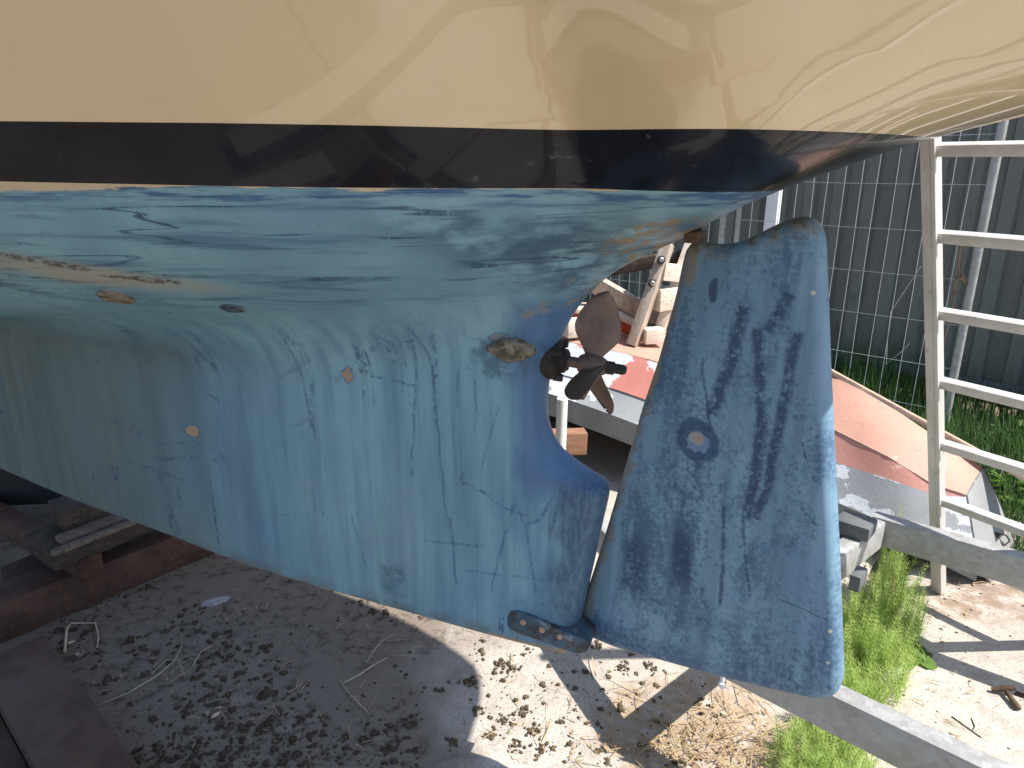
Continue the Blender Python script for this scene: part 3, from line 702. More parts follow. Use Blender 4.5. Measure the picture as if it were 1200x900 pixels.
# white hanging bolt on the near rail, rubber roller brackets on the cross member, white guide post
c0 = at(847, 796, y=1.37)
ub = MB(); ub.tube([c0 + Vector((0, 0, .03)), c0 + Vector((0, 0, -.012))], .0055, 8); ub.tube([c0 + Vector((0, 0, -.008)), c0 + Vector((.001, 0, -.022))], [.0095, .0075], 8)
ub.build('hanging_bolt', M['whitepost'], trailer, True, sharp=40).location = -Vector((1.2, 1.6, 0))
bk = F0 - NRM * .17 + Vector((0, 0, .070))
MB().box(bk + TAU * -.03, (.10, .09, .045), Matrix.Rotation(R(-41), 3, 'Z'), .008).build('rubber_block', M['darkplank'], trailer, True, sharp=30).location = -Vector((1.2, 1.6, 0))
bk = F0 - NRM * .33 + TAU * .034 + Vector((0, 0, -.01))
MB().box(bk, (.03, .07, .05), Matrix.Rotation(R(-41), 3, 'Z'), .006).build('rubber_block', M['darkplank'], trailer, True, sharp=30).location = -Vector((1.2, 1.6, 0))
gp = at(659, 467, y=2.26); mb = MB()
foot = Vector((gp.x - .004, 2.27, .30)); ro, ri = .0185, .0145; ax = [foot, gp]
mb.tube([foot, gp, gp, foot + (gp - foot) * .55], [ro, ro, ri, ri], 20, cap=False)
mb.build('guide_post', M['pvc'], trailer, True, sharp=40).location = -Vector((1.2, 1.6, 0))
for o in trailer.children: pass

# ------------------------------------------------------------ aluminium ladder leaning on the far quarter
LF = at(1100, 691, z=0.0); RD = Vector((.545, -.838, 0)).normalized(); LEAN = Vector((-.32, -.22, 1.0))
ladder = thing('ladder', 'bright aluminium ladder leaning against the yacht beside the green fence', 'ladder', LF)
U = LEAN.normalized(); LL = 1.76
dep = RD.cross(U).normalized()
def lad_rail(o): 
    mb = MB(); mb.beam(o, o + U * LL, .024, .058, up=RD.cross(U) , bev=.003)
    return mb
LWID = .36
for k in range(2):
    o = RD * (k * LWID)
    mb = MB(); mb.beam(o, o + U * LL, .026, .052, up=dep, bev=.003); r_ = mb.build('rail', M['alu'], ladder, True, sharp=30)
    # side channel lips
    mb = MB(); mb.beam(o + RD * (.019 if k == 0 else -.019) + dep * .024, o + RD * (.019 if k == 0 else -.019) + dep * .024 + U * (LL - .01), .010, .008, up=dep, bev=.001); mb.build('lip', M['alu'], r_)
rung0 = None
for i in range(7):
    h = (.185 + .215 * i) * LEAN.length
    o = U * h
    if rung0 is None:
        mb = MB(); mb.beam(RD * .014, RD * (LWID - .014), .030, .026, up=dep, bev=.004); rung0 = mb.build('rung', M['alu'], ladder, True, sharp=30); rg = rung0
    else:
        rg = rung0.copy(); scn.collection.objects.link(rg); rg.parent = ladder
    rg.location = o

# ------------------------------------------------------------ upturned dinghy
def mat_dinghy(name, base, base2, fl_lo=.56, fl=(.72, .74, .76), amount=1.0, under=None):
    g = G(name); n = g.noise(4.0, None, 6, .6); n2 = g.noise(70, None, 4)
    c = g.mix(g.st(n, .35, .65), base, base2)
    fk = g.noise(3.6, g.map((1.0, 1, 1.6), (2.2, .4, 1)), 7, .58)
    m = g.st(fk, fl_lo, fl_lo + .012)
    c = g.mix(g.ma('MULTIPLY', m, amount), c, fl)
    if under:
        rm = g.st(g.ma('ADD', g.noise(2.7, g.map((1, 1, 1), (6, 2, 2)), 6, .6), 0), .54, .55); c = g.mix(g.ma('MULTIPLY', rm, under[1]), c, under[0])
    cr = g.mul(g.line(g.noise(1.0, g.map((9, 9, 30)), 4, .6), .5, .004), g.st(g.noise(5), .5, .6), .6)
    c = g.mix(cr, c, tuple(x * .4 for x in base))
    return g.fin(c, .62, 0, g.bump(g.ma('ADD', n2, g.ma('MULTIPLY', m, -1.5)), .25, .004), .3)
M['d_bottom'] = mat_dinghy('faded_pink_bottom', (.44, .235, .175), (.49, .27, .205), .66, (.55, .37, .30))
M['d_side'] = mat_dinghy('rose_side_paint', (.50, .235, .19), (.56, .285, .24), .66, (.62, .38, .33))
M['d_grey'] = mat_dinghy('flaking_grey_paint', (.27, .285, .30), (.33, .345, .36), .495, (.62, .65, .69), 1.0)
M['d_flake'] = mat_dinghy('flaking_white_and_pink_paint', (.50, .19, .155), (.55, .22, .185), .485, (.56, .58, .61))
M['d_tran'] = mat_dinghy('grey_transom_paint', (.22, .225, .225), (.27, .275, .27), .64, (.66, .68, .70))
M['d_rub'] = mat_plain('grey_rubbing_strake', (.20, .205, .21), .6, .15, 14, 0, .4)
DO = Vector((1.2, 2.7, 0))
dinghy = thing('upturned_dinghy', 'upturned wooden dinghy with faded pink bottom and flaking grey sides, behind the rudder', 'dinghy', DO)
def S3(pts): return [Vector(p) for p in pts]
chine = S3([at(560, 384, y=3.72), at(640, 396, y=3.50), at(706, 408, y=3.32), at(763, 422, y=3.18), at(870, 460, y=2.92), at(980, 505, y=2.65), at(1040, 535, y=2.50), at(1092, 567, y=2.40), at(1132, 580, y=2.34)])
gun = S3([at(560, 438, y=3.50), at(640, 460, y=3.25), at(690, 476, y=3.12), at(739, 494, y=3.00), at(870, 545, y=2.72), at(985, 590, y=2.49), at(1050, 618, y=2.36), at(1100, 640, y=2.27), at(1146, 666, y=2.20)])
gunb = [g_ - Vector((0, 0, interp(i, [(0, .105), (3, .105), (5, .09), (8, .045)]))) for i, g_ in enumerate(gun)]
far = S3([at(560, 330, y=4.6), at(640, 350, y=4.3), at(700, 366, y=4.1), at(760, 384, y=3.85), at(870, 402, y=3.35), at(975, 441, y=2.88), at(1040, 475, y=2.70), at(1092, 509, y=2.58), at(1151, 548, y=2.47)])
farb = [Vector((p.x + .10, p.y + .14, max(.005, p.z - .60))) for p in far]
wl = []                                                  # painted waterline on the side planking
for i, (a, b) in enumerate(zip(chine, gun)): wl.append(a.lerp(b, interp(i, [(0, .55), (2, .60), (4, .55), (5, .45), (6, .33), (7, .16), (8, .03)])))
def strip(name, A, B, mat, sub=5, bulge=0.0):
    vs = []; fs = []; n = len(A)
    sA = []; sB = []
    def cr(P, i, f):
        p0, p1, p2, p3 = P[max(0, i-1)], P[i], P[i+1], P[min(n-1, i+2)]
        return .5 * ((2*p1) + (p2-p0)*f + (2*p0-5*p1+4*p2-p3)*f*f + (3*p1-p0-3*p2+p3)*f**3)
    for i in range(n - 1):
        for k in range(sub): sA.append(cr(A, i, k/sub)); sB.append(cr(B, i, k/sub))
    sA.append(A[-1]); sB.append(B[-1]); m = len(sA); L = 6
    for j in range(L + 1):
        f = j / L
        for i in range(m):
            p = sA[i].lerp(sB[i], f); p = p + Vector((0, 0, bulge * math.sin(math.pi * f))) - DO; vs.append(p)
    for j in range(L):
        for i in range(m - 1): a = j*m+i; fs.append((a, a+1, a+m+1, a+m))
    return MB().add(vs, fs).build(name, mat, dinghy, True)
strip('bottom', far, chine, M['d_bottom'], bulge=.006)
strip('side_plank', chine, wl, M['d_side'])
low_l = strip('topside_plank', wl, gun, M['d_grey'])
strip('far_side', farb, far, M['d_grey'])
MB().add([p - DO for p in (gun[0], chine[0], far[0], farb[0], gunb[0] - Vector((0, 0, .3)))], [(0, 1, 2, 3, 4)]).build('bow_end', M['d_grey'], dinghy)
strip('rubbing_strake', [p + Vector((-.006, -.012, .004)) for p in gun], [p + Vector((-.006, -.012, 0)) for p in gunb], M['d_rub'])
strip('strake_top', gun, [p + Vector((-.006, -.012, .004)) for p in gun], M['d_rub'], 5)
# flaked patch of older red and white paint at the near quarter seen through the aperture
def lift(P, Q, f, e): return [a.lerp(b, f) + e for a, b in zip(P, Q)]
e = Vector((-.0015, -.004, .004))
strip('worn_plank', lift(chine[:5], gun[:5], .02, e), lift(chine[:5], gun[:5], .62, e), M['d_flake'])
# transom at the right-hand end
tn = [at(1132, 580, y=2.34), at(1151, 548, y=2.47), at(1171, 594, y=2.475), at(1189, 642, y=2.43), at(1160, 683, y=2.225), at(1146, 666, y=2.20)]
tn = [p - DO for p in tn]
MB().prism(tn, .012, Vector((.55, -.75, .25)), .002).build('transom', M['d_tran'], dinghy, True, sharp=30)
ed = [tn[1], tn[2], tn[3]]; MB().tube([p + Vector((.004, .003, .002)) for p in ed], .005, 6).build('edge_strip', M['rubber'], dinghy)
MB().tube([p - DO + Vector((0, -.001, .001)) for p in chine], .0025, 6).build('chine_seam', M['plank'], dinghy)
# little metal fitting with a bent wire on the transom
fc = at(1164, 626, y=2.36) - DO; mb = MB(); mb.box(fc, (.035, .02, .022), Matrix.Rotation(R(25), 3, 'Y'), .003)
mb.tube([fc + Vector((-.01, -.01, .012)), fc + Vector((-.035, -.012, .004)), fc + Vector((-.04, -.01, -.01))], .004, 6)
mb.tube([fc + Vector((.01, 0, .005)), fc + Vector((.05, 0, -.005)), fc + Vector((.075, .01, -.035)), fc + Vector((.05, .0, -.05)), fc + Vector((.03, 0, -.03))], .003, 6)
mb.build('fitting', M['bronzed'], dinghy)
# long plank lying along the dinghy
PA = at(940, 424, y=2.97); PB = at(1068, 492, y=2.66); PC = at(1240, 590, y=2.28)
pl = MB(); pl.beam(PA + Vector((.02, .05, .012)), PC + Vector((.02, .05, .012)), .10, .020, up=(.25, .2, 1), bev=.003)
tag(pl.build('wooden_plank', M['plank'], None, True, sharp=30), 'long weathered plank lying along the far edge of the upturned dinghy', 'plank')
# brown timber bearer below the dinghy
q0 = at(686, 517, y=2.86); tag(MB().beam(q0, q0 + Vector((-.75, -.10, .02)), .075, .098, bev=.003).build('timber_bearer', M['brownwood'], None, True, sharp=30), 'short brown timber bearer under the dinghy beside the white pipe', 'timber')
sp_ = MB(); zb = q0.z - .052; sp_.box((q0.x - .45, q0.y - .06, zb / 2 - .001), (.22, .20, zb), None, .006)
tag(sp_.build('support_block', M['oldwood'], None, True, sharp=30), 'dark timber block holding up the brown bearer under the dinghy', 'block')

# ------------------------------------------------------------ things stacked on the dinghy, seen through the propeller aperture
tz = .585
trs = thing('wooden_trestle', 'bolted weathered wooden trestle lying on the upturned dinghy', 'trestle', at(742, 404, y=3.40))
TO = Vector(trs.location)
def tp(u, v, y): return at(u, v, y=y) - TO
leg = MB().beam(tp(741, 405, 3.40), tp(783, 285, 3.50), .05, .080, up=(-.55, -1, .0), bev=.003).build('post', M['greywood'], trs, True, sharp=30)
for u, v in ((775, 304.5), (764.5, 332)):
    c = tp(u, v, 3.425); ax = Vector((-.12, -1, .15)).normalized()
    MB().tube([c - ax * .02, c + ax * .004], .020, 14).build('washer', M['rubber'], leg); MB().tube([c + ax * .001, c + ax * .016, c + ax * .019], [.0135, .0135, .008], 6).build('bolt', M['bolt'], leg)
MB().beam(tp(768, 402, 3.52), tp(812, 278, 3.62), .05, .10, up=(-.4, -1, 0), bev=.003).build('post', M['palewood'], trs, True, sharp=30)
for (a, b, wd, ht) in (((775, 318), (815, 322), .05, .085), ((770, 352), (812, 345), .05, .11)):
    MB().beam(tp(*a, 3.47), tp(*b, 3.60), wd, ht, bev=.003).build('board', M['palewood'], trs, True, sharp=30)
MB().box(tp(765, 393, 3.42) , (.10, .07, .075), Matrix.Rotation(R(12), 3, 'Z'), .006).build('foot_block', M['palewood'], trs, True, sharp=30)
MB().beam(tp(690, 328, 3.55), tp(756, 366, 3.55), .05, .085, up=(0, -.3, 1), bev=.003).build('brace', M['greywood'], trs, True, sharp=30)
MB().beam(tp(640, 360, 3.72), tp(790, 372, 3.66), .06, .075, bev=.004).build('bottom_bar', M['greywood'], trs, True, sharp=30)
MB().beam(tp(700, 318, 3.62), tp(800, 300, 3.62), .05, .065, bev=.004).build('top_bar', M['oldwood'], trs, True, sharp=30)
hs = [at(u, v, y=yy) for u, v, yy in ((630, 362, 3.60), (660, 368, 3.58), (690, 371, 3.57), (720, 376, 3.57), (742, 388, 3.57), (770, 402, 3.62))]
tag(MB().tube(hs, .030, 14).build('orange_fender', M['orange'], None, True), 'orange rubber hose lying across the dinghy below the grey timbers', 'hose')
hs = [p + Vector((.02, -.03, .035)) for p in hs]
tag(MB().tube(hs, .022, 12).build('round_pole', M['palewood'], None, True), 'pale round wooden pole lying on top of the orange hose', 'pole')
for (u, v, s_, nm, lb) in ((672, 384, (.10, .09, .09), 'stone_block', 'pale stone lump on the dinghy left of the propeller blade'), (712, 386, (.055, .06, .075), 'wood_offcut', 'small upright wood offcut on the dinghy right of the propeller blade')):
    c = at(u, v, y=3.47); mb = MB(); mb.box(c, s_, Matrix.Rotation(R(20), 3, 'Z'), .012)
    tag(mb.build(nm, M['palewood'] if nm == 'stone_block' else M['greywood'], None, True, sharp=40), lb, 'stone' if nm == 'stone_block' else 'offcut')

# ------------------------------------------------------------ mesh fence, posts, green sheet fence
FD = Vector((-.72, .69, 0)).normalized(); FN = Vector((-.69, -.72, 0)).normalized()   # along to the left, towards camera
P0 = Vector((2.34, 3.60, 0))
def mesh_panel(start, length, label, cellx=.083, cellz=.235):
    p = thing('mesh_fence_panel', label, 'fence panel', P0 + FD * start, 0, 'temporary mesh fence panels')
    mb = MB(); H0, H1 = .10, 1.98; n = int(length / cellx)
    for i in range(1, n):
        a = FD * (i * length / n); wob = FN * .006 * math.sin(i * 1.7 + start)
        x2 = FD * (.008 * math.sin(i * 2.3))
        mb.tube([a + Vector((0, 0, H0 - .03)) + FN * .003, a + wob + x2 + Vector((0, 0, 1.0)) + FN * .003, a + Vector((0, 0, H1)) + FN * .003], .0019, 4, cap=False)
    k = 0; z = .16
    while z < H1:
        mb.tube([Vector((0, 0, z)), FD * length * .5 + Vector((0, 0, z - .006)), FD * length + Vector((0, 0, z))], .0021, 4, cap=False); z += cellz
    tag(mb.build('wire_mesh', M['zincwire'], p), kind='stuff')
    MB().tube([Vector((0, 0, .0)), Vector((0, 0, 2.02))], .021, 14).build('post', M['galv'], p, True, sharp=40)
    MB().tube([FD * length, FD * length + Vector((0, 0, 2.02))], .016, 12).build('post', M['galv'], p, True, sharp=40)
    MB().tube([Vector((0, 0, 2.02)), FD * length + Vector((0, 0, 2.02))], .014, 10).build('top_tube', M['galv'], p, True, sharp=40)
    return p
mesh_panel(0.0, 1.30, 'wire mesh fence panel right of the rudder with a grey tube end post')
mesh_panel(1.40, 2.3, 'wire mesh fence panel seen through the gap above and left of the rudder')
# bent loose wire at the end of the first panel
lw = [P0 + FD * .30 + Vector((0, 0, z)) + FN * .012 + FD * dx for z, dx in ((.92, -.06), (.80, -.01), (.66, .05), (.50, .045), (.36, .03), (.44, -.03), (.50, -.07))]
tag(MB().tube(lw, .0022, 5, cap=False).build('loose_wire', M['zincwire'], None, True), 'bent loose wire hanging on the mesh fence beside the ladder', 'wire')
wp = P0 + FD * 1.13 - FN * .10
tag(MB().box(wp + Vector((0, 0, 1.0)), (.075, .05, 2.0), Matrix.Rotation(R(-44), 3, 'Z'), .004).build('white_post', M['whitepost'], None, True, sharp=30), 'square white post behind the mesh fence above the rudder top', 'post')
gf = thing('sheet_fence', 'tall dark green corrugated sheet metal fence behind the mesh fence', 'fence', P0 - FN * .78 + FD * 1.0)
def mat_sheet():
    g = G('dark_green_sheet'); n = g.noise(2.0, g.map((1, 1, .35)), 5); n2 = g.noise(40, g.map((1, 1, .2)), 4)
    c = g.mix(g.st(n, .3, .7), (.125, .132, .116), (.16, .168, .148)); c = g.mix(g.mul(g.st(n2, .5, .7), .3), c, (.055, .06, .052))
    dust = g.mul(g.st(g.ma('ADD', g.sep()['Z'], g.ma('MULTIPLY', n2, .15)), .42, .1), .55); c = g.mix(dust, c, (.12, .105, .08))
    return g.fin(c, .5, 0, g.bump(n, .05, .01), .4)
M['sheet'] = mat_sheet()
def sheet(a, L, lay):
    prof = []; x = 0.0; pitch = .19
    while x < L - .001:
        for dx, d in ((0, 0), (.092, 0), (.106, .036), (.176, .036)):
            if x + dx <= L: prof.append((x + dx, d))
        x += pitch
    prof.append((L, 0)); vs = []; fs = []; n = len(prof)
    for z in (0.02, 1.0, 2.1):
        for x_, d in prof: vs.append(FD * (a + x_) + FN * (d - .013 + lay) + Vector((0, 0, z)))
    for x_, d in prof: vs.append(FD * (a + x_) + FN * (d - .0145 + lay) + Vector((0, 0, 2.1)))
    for j in range(2):
        for i in range(n - 1): k = j * n + i; fs.append((k, k + 1, k + n + 1, k + n))
    return MB().add(vs, fs).build('sheet', M['sheet'], gf)
for k in range(9): o = sheet(-3.0 + .95 * k, .975, .0018 * (k % 2))
MB().beam(FD * -3.2 + FN * .05 + Vector((0, 0, .15)), FD * 6.2 + FN * .05 + Vector((0, 0, .15)), .03, .05, bev=.004).build('plinth_board', M['darkplank'], gf, True, sharp=30)
MB().beam(FD * -3.0 - FN * .06 + Vector((0, 0, 1.9)), FD * 5.5 - FN * .06 + Vector((0, 0, 1.9)), .04, .07).build('rail', M['darkplank'], gf)
# rope with a knot tied to the mesh
kn = at(1122, 325, y=3.62); rp = thing('rope', 'frayed brown rope with a knot hanging from the mesh fence by the pole', 'rope', kn)
tq = at(1128, 283, y=3.62) - kn
mb = MB(); mb.tube([tq, tq * .6 + Vector((-.006, 0, 0)), tq * .3, Vector((0, 0, 0))], .0055, 6); mb.tube([tq + Vector((.012, 0, 0)), tq * .5 + Vector((.014, 0, 0)), Vector((.004, 0, 0))], .0045, 6)
bt = at(1107, 398, y=3.62) - kn; mb.tube([Vector((0, 0, 0)), bt * .4 + Vector((.01, 0, 0)), bt, bt * 1.5], .0055, 6); mb.build('cord', M['rope'], rp, True)
rk = random.Random(3); mb = MB()
for k in range(9):
    a = rk.uniform(0, 6.28); b = rk.uniform(.02, .05)
    mb.tube([Vector((rk.uniform(-.015, .015), rk.uniform(-.01, .01), rk.uniform(-.01, .02))), Vector((math.cos(a) * b * .7, -.012, math.sin(a) * b * .7)), Vector((math.cos(a) * b * 1.2, -.008, math.sin(a) * b - .03))], .0055, 6)
mb.tube([Vector((0, -.01, 0)), Vector((.05, -.01, -.02)), Vector((.085, -.005, -.045))], .005, 6)
mb.build('knot', M['rope'], rp, True)

M['rust3'] = mat_rust('dusty_rusty_steel', (.080, .044, .033), (.140, .088, .064))
# ------------------------------------------------------------ rusty steel cradle and timbers, lower left
A = Vector((.655, .756, 0)); Bd = Vector((.756, -.655, 0))
cradle = thing('steel_cradle', 'rust brown steel boat cradle frame on the ground under the keel', 'cradle', (-1.4, 2.1, 0))
CO = Vector((-1.4, 2.1, 0))
def cb(u, v): return at(u, v, z=0.0)
a0 = cb(0, 755); a1 = cb(275, 640); dA = (a1 - a0).normalized(); pA = Vector((-dA.y, dA.x, 0))
AH = .135
MB().beam(a0 - dA * 1.1 + pA * .07 + Vector((0, 0, AH / 2)) - CO, a1 + dA * .9 + pA * .07 + Vector((0, 0, AH / 2)) - CO, .14, AH, bev=.007).build('beam', M['rust'], cradle, True, sharp=30)
b0 = cb(58, 768); b1 = cb(150, 900); dB = (b1 - b0).normalized(); pB = Vector((dB.y, -dB.x, 0))
if pB.x > 0: pB = -pB
st_ = b0 + dB * .005
MB().beam(st_ + pB * .085 + Vector((0, 0, .040)) - CO, b1 + dB * 1.3 + pB * .085 + Vector((0, 0, .040)) - CO, .17, .08, bev=.006).build('beam', M['rust3'], cradle, True, sharp=30)
MB().beam(st_ + dB * .02 + pB * .215 + Vector((0, 0, .012)) - CO, b1 + dB * 1.3 + pB * .215 + Vector((0, 0, .012)) - CO, .085, .024, bev=.003).build('bottom_plate', M['rust'], cradle, True, sharp=30)
c1 = at(108, 664, z=.165); c2 = at(0, 607, z=.165); dC = (c2 - c1).normalized()
MB().beam(c1 + dC * .0 - CO, c1 + dC * 1.6 - CO, .075, .075, bev=.006).build('beam', M['rust'], cradle, True, sharp=30)
MB().box(at(104, 657, z=.21) - CO, (.012, .012, .03), None, .002).build('peg', M['rust'], cradle)
M['splitwood'] = mat_wood('split_dry_timber', (.115, .085, .070), (.20, .155, .13), (4, 40, 40))
# timbers under the keel
def timber(p, q, wd, ht, nm, lb, cat, mat, bev=.006):
    return tag(MB().beam(p, q, wd, ht, bev=bev).build(nm, M[mat], None, True, sharp=35), lb, cat)
t0 = at(62, 652, z=.255); t1 = at(178, 606, z=.255); dT = (t1 - t0).normalized(); pT = Vector((-dT.y, dT.x, 0))
timber(t0 + pT * .12 - Vector((0, 0, .03)), t1 + dT * .5 + pT * .12 - Vector((0, 0, .03)), .22, .06, 'timber_sleeper', 'wide dark timber sleeper with split front edge under the keel', 'timber', 'oldwood')
timber(t0 + pT * .005 + Vector((0, 0, .008)) - dT*.0, t1 + dT * .4 + pT * .01 + Vector((0, 0, .006)), .026, .018, 'timber_batten', 'pale split batten along the front edge of the dark sleeper', 'batten', 'splitwood')
timber(t0 + pT * .075 + dT * .05 + Vector((0, 0, .006)), t1 + dT * .45 + pT * .085 + Vector((0, 0, .006)), .055, .022, 'thin_plank', 'thin weathered plank lying flat on the dark sleeper behind the split batten', 'plank', 'splitwood', .003)
u0 = at(72, 602, z=.33); u1 = at(140, 580, z=.33); dU = (u1 - u0).normalized(); pU = Vector((-dU.y, dU.x, 0))
timber(u0 + pU * .07 - Vector((0, 0, .035)), u1 + dU * .35 + pU * .07 - Vector((0, 0, .035)), .14, .075, 'timber_block', 'short worn timber block on the dark sleeper touching the keel', 'block', 'oldwood')
k0 = at(-20, 600, z=.22); timber(k0 + Vector((-.5, .35, .06)), k0 + Vector((.20, .42, .06)), .36, .30, 'rubber_block', 'big black rubber block in the shade left of the timber block', 'block', 'rubber', .02)
f0 = at(150, 640, z=.0); f1 = at(260, 600, z=0)
timber(at(40, 700, z=.07) + pT * .14, at(215, 622, z=.07) + pT * .16, .22, .05, 'bottom_board', 'flat dirty board lying between the cradle beam and the sleeper', 'board', 'oldwood')

# ------------------------------------------------------------ plants
def mat_leaf(name, a, b, trans=.35):
    g = G(name); rnd = g.noise(9, None, 3); c = g.mix(g.st(rnd, .3, .7), a, b)
    g.fin(c, .55, 0, None, .3)
    t = g.n('BsdfTranslucent', {'Color': c}); ms = g.n('MixShader', {0: trans}); g.put(ms.inputs[1], g.b.outputs[0]); g.put(ms.inputs[2], t.outputs[0])
    g.t.links.new(ms.outputs[0], g.out.inputs[0]); return g.m
M['grass'] = mat_leaf('grass_blades', (.045, .105, .025), (.095, .175, .05))
M['horse'] = mat_leaf('horsetail_green', (.34, .47, .11), (.48, .60, .20), .5)
M['leaf'] = mat_leaf('broad_green_leaves', (.06, .14, .015), (.14, .25, .04), .45)
M['straw'] = mat_leaf('dry_straw', (.34, .24, .12), (.50, .38, .22), .25)
def blade_strip(mb, p, d, L, wd, bend, n=3):
    side_ = Vector((-d.y, d.x, 0)); 
    if side_.length < .01: side_ = Vector((1, 0, 0))
    side_.normalize(); vs = []
    for i in range(n + 1):
        f = i / n; q = p + d * L * f * (1 - .25 * bend * f) + Vector((0, 0, -bend * L * .45 * f * f)); ww = wd * (1 - f ** 1.5) + .0003
        vs += [q - side_ * ww, q + side_ * ww]
    mb.add(vs, [(2*i, 2*i+1, 2*i+3, 2*i+2) for i in range(n)])
rg_ = random.Random(11); mb = MB()
for k in range(42000):
    a = rg_.uniform(-2.6, 3.8); dd = rg_.uniform(-.74, 1.25)
    p = P0 + FD * a + FN * dd
    if mnoise.noise(p * 1.7 + Vector((3, 1, 0))) < -.45: continue
    an = rg_.uniform(0, 6.28); ln = rg_.uniform(.05, .45); d = Vector((math.cos(an) * ln, math.sin(an) * ln, 1)).normalized()
    L = rg_.uniform(.16, .38) * (1.2 if dd < .5 else .9) * (.7 + .6 * (mnoise.noise(p * 3) + .5))
    blade_strip(mb, p + Vector((0, 0, -.03)), d, L, rg_.uniform(.0016, .0036), rg_.uniform(.1, .9))
tag(mb.build('grass', M['grass']), kind='stuff')
def leaf_tuft(mb, c, n, rad, size, rng, hmax):
    for k in range(n):
        a = rng.uniform(0, 6.28); r = rad * math.sqrt(rng.random()); h = hmax * rng.uniform(.25, 1) * (1 - .5 * r / rad)
        p = c + Vector((math.cos(a) * r, math.sin(a) * r, h)); t = rng.uniform(.2, 1.1); az = rng.uniform(0, 6.28)
        ux = Vector((math.cos(az), math.sin(az), -.3 * t)).normalized(); nrm = Vector((rng.uniform(-.5, .5), rng.uniform(-.5, .5), 1)).normalized(); uy = nrm.cross(ux).normalized()
        s_ = size * rng.uniform(.6, 1.3); pts = [(-.1, 0), (.15, .30), (.45, .42), (.8, .26), (1.05, 0), (.8, -.26), (.45, -.42), (.15, -.30)]
        vs = [p + ux * s_ * x + uy * s_ * y - nrm * s_ * .25 * (x - .4) ** 2 - nrm * s_ * .3 * abs(y) * -1 for x, y in pts]
        mid = [p + ux * s_ * x - nrm * s_ * .25 * (x - .4) ** 2 for x in (.15, .45, .8)]
        o = vs + mid; mb.add(o, [(0, 1, 8), (1, 2, 9, 8), (2, 3, 10, 9), (3, 4, 10), (0, 8, 7), (8, 9, 6, 7), (9, 10, 5, 6), (10, 4, 5)])
        mb.tube([c + Vector((math.cos(a) * r * .4, math.sin(a) * r * .4, 0)), p], .0012, 3, cap=False)
rl = random.Random(5)
for (u, v, z, n, rad, sz, hm, lb) in ((1180, 575, .05, 90, .16, .050, .16, 'sunlit bright green leafy weed right of the dinghy transom'), (1160, 455, .15, 60, .22, .055, .25, 'dark ferny weed at the foot of the green fence right of the ladder'), (1030, 440, .15, 55, .25, .05, .22, 'leafy weed growing through the mesh left of the ladder'), (1195, 500, .1, 50, .15, .05, .2, 'shaded leafy weed in the grass at the right edge'), (1085, 690 - 190, .1, 40, .15, .045, .2, 'low leafy weed in the grass beside the plank')):
    c = at(u, v, z=z); c.z = 0
    if v == 455 or v == 440: c = P0 + (FD * (-.55 if v == 455 else .55)) - FN * .45
    mb = MB(); leaf_tuft(mb, Vector((0, 0, 0)), n, rad, sz, rl, hm); o = mb.build('leafy_weed', M['leaf']); o.location = c; tag(o, lb, 'weed', 'leafy weeds')
def horsetail(name, c, n, rad, hmax, label, seed, needles=7):
    rng = random.Random(seed); mb = MB()
    for k in range(n):
        a = rng.uniform(0, 6.28); r = rad * rng.random() ** .6; p = Vector((math.cos(a) * r * .8, math.sin(a) * r, 0)); H = hmax * rng.uniform(.45, 1) * (1 - .35 * r / rad)
        p = Vector((JD.x * math.sin(a) * r * 1.5 + JN.x * math.cos(a) * r * .75, JD.y * math.sin(a) * r * 1.5 + JN.y * math.cos(a) * r * .75, -.02))
        lean = Vector((rng.uniform(-.25, .25), rng.uniform(-.25, .25), 1)).normalized(); q = p + lean * H
        mb.tube([p, p.lerp(q, .5), q], [.0013, .0011, .0005], 3, cap=False); m = max(4, int(H / .014))
        for i in range(2, m):
            f = i / m; cpt = p.lerp(q, f); Ln = .045 * (1 - f) ** .6 * rng.uniform(.7, 1.2) + .006; ph = rng.uniform(0, 6.28)
            for j in range(needles):
                an = ph + j * 6.283 / needles; d = Vector((math.cos(an), math.sin(an), rng.uniform(.15, 1.0))).normalized(); s2 = Vector((-d.y, d.x, 0)).normalized() * .00095
                t_ = cpt + d * Ln; mb.add([cpt - s2, cpt + s2, t_ + Vector((0, 0, .004))], [(0, 1, 2)])
    o = mb.build(name, M['horse']); o.location = c; return tag(o, label, 'weed', 'horsetail weeds in the slab joint')
for (off_, n, rad, h, lb, sd_) in ((.80, 14, .06, .42, 'tallest sparse horsetail stems beside the ladder foot', 1), (.50, 120, .17, .30, 'dense bright horsetail clump right behind the rudder edge', 2), (.27, 170, .17, .26, 'low thick horsetail clump between the rudder corner and the bare slab', 3), (.06, 90, .12, .20, 'small horsetail clump just beyond the near trailer rail', 4), (-.20, 150, .15, .19, 'horsetail clump in front of the near trailer rail at the bottom', 5), (-.40, 110, .14, .16, 'horsetail clump cut by the lower frame edge beside the straw', 6)):
    horsetail('horsetail_clump', J0 + JD * off_ + JN * .02, n, rad, h, lb, sd_)
c = at(1068, 768, z=.0); mb = MB(); leaf_tuft(mb, Vector((0, 0, 0)), 9, .05, .05, rl, .05); o = mb.build('leafy_weed', M['leaf']); o.location = c; tag(o, 'tiny broad leaved weed at the right side of the horsetails on the slab', 'weed', 'leafy weeds')

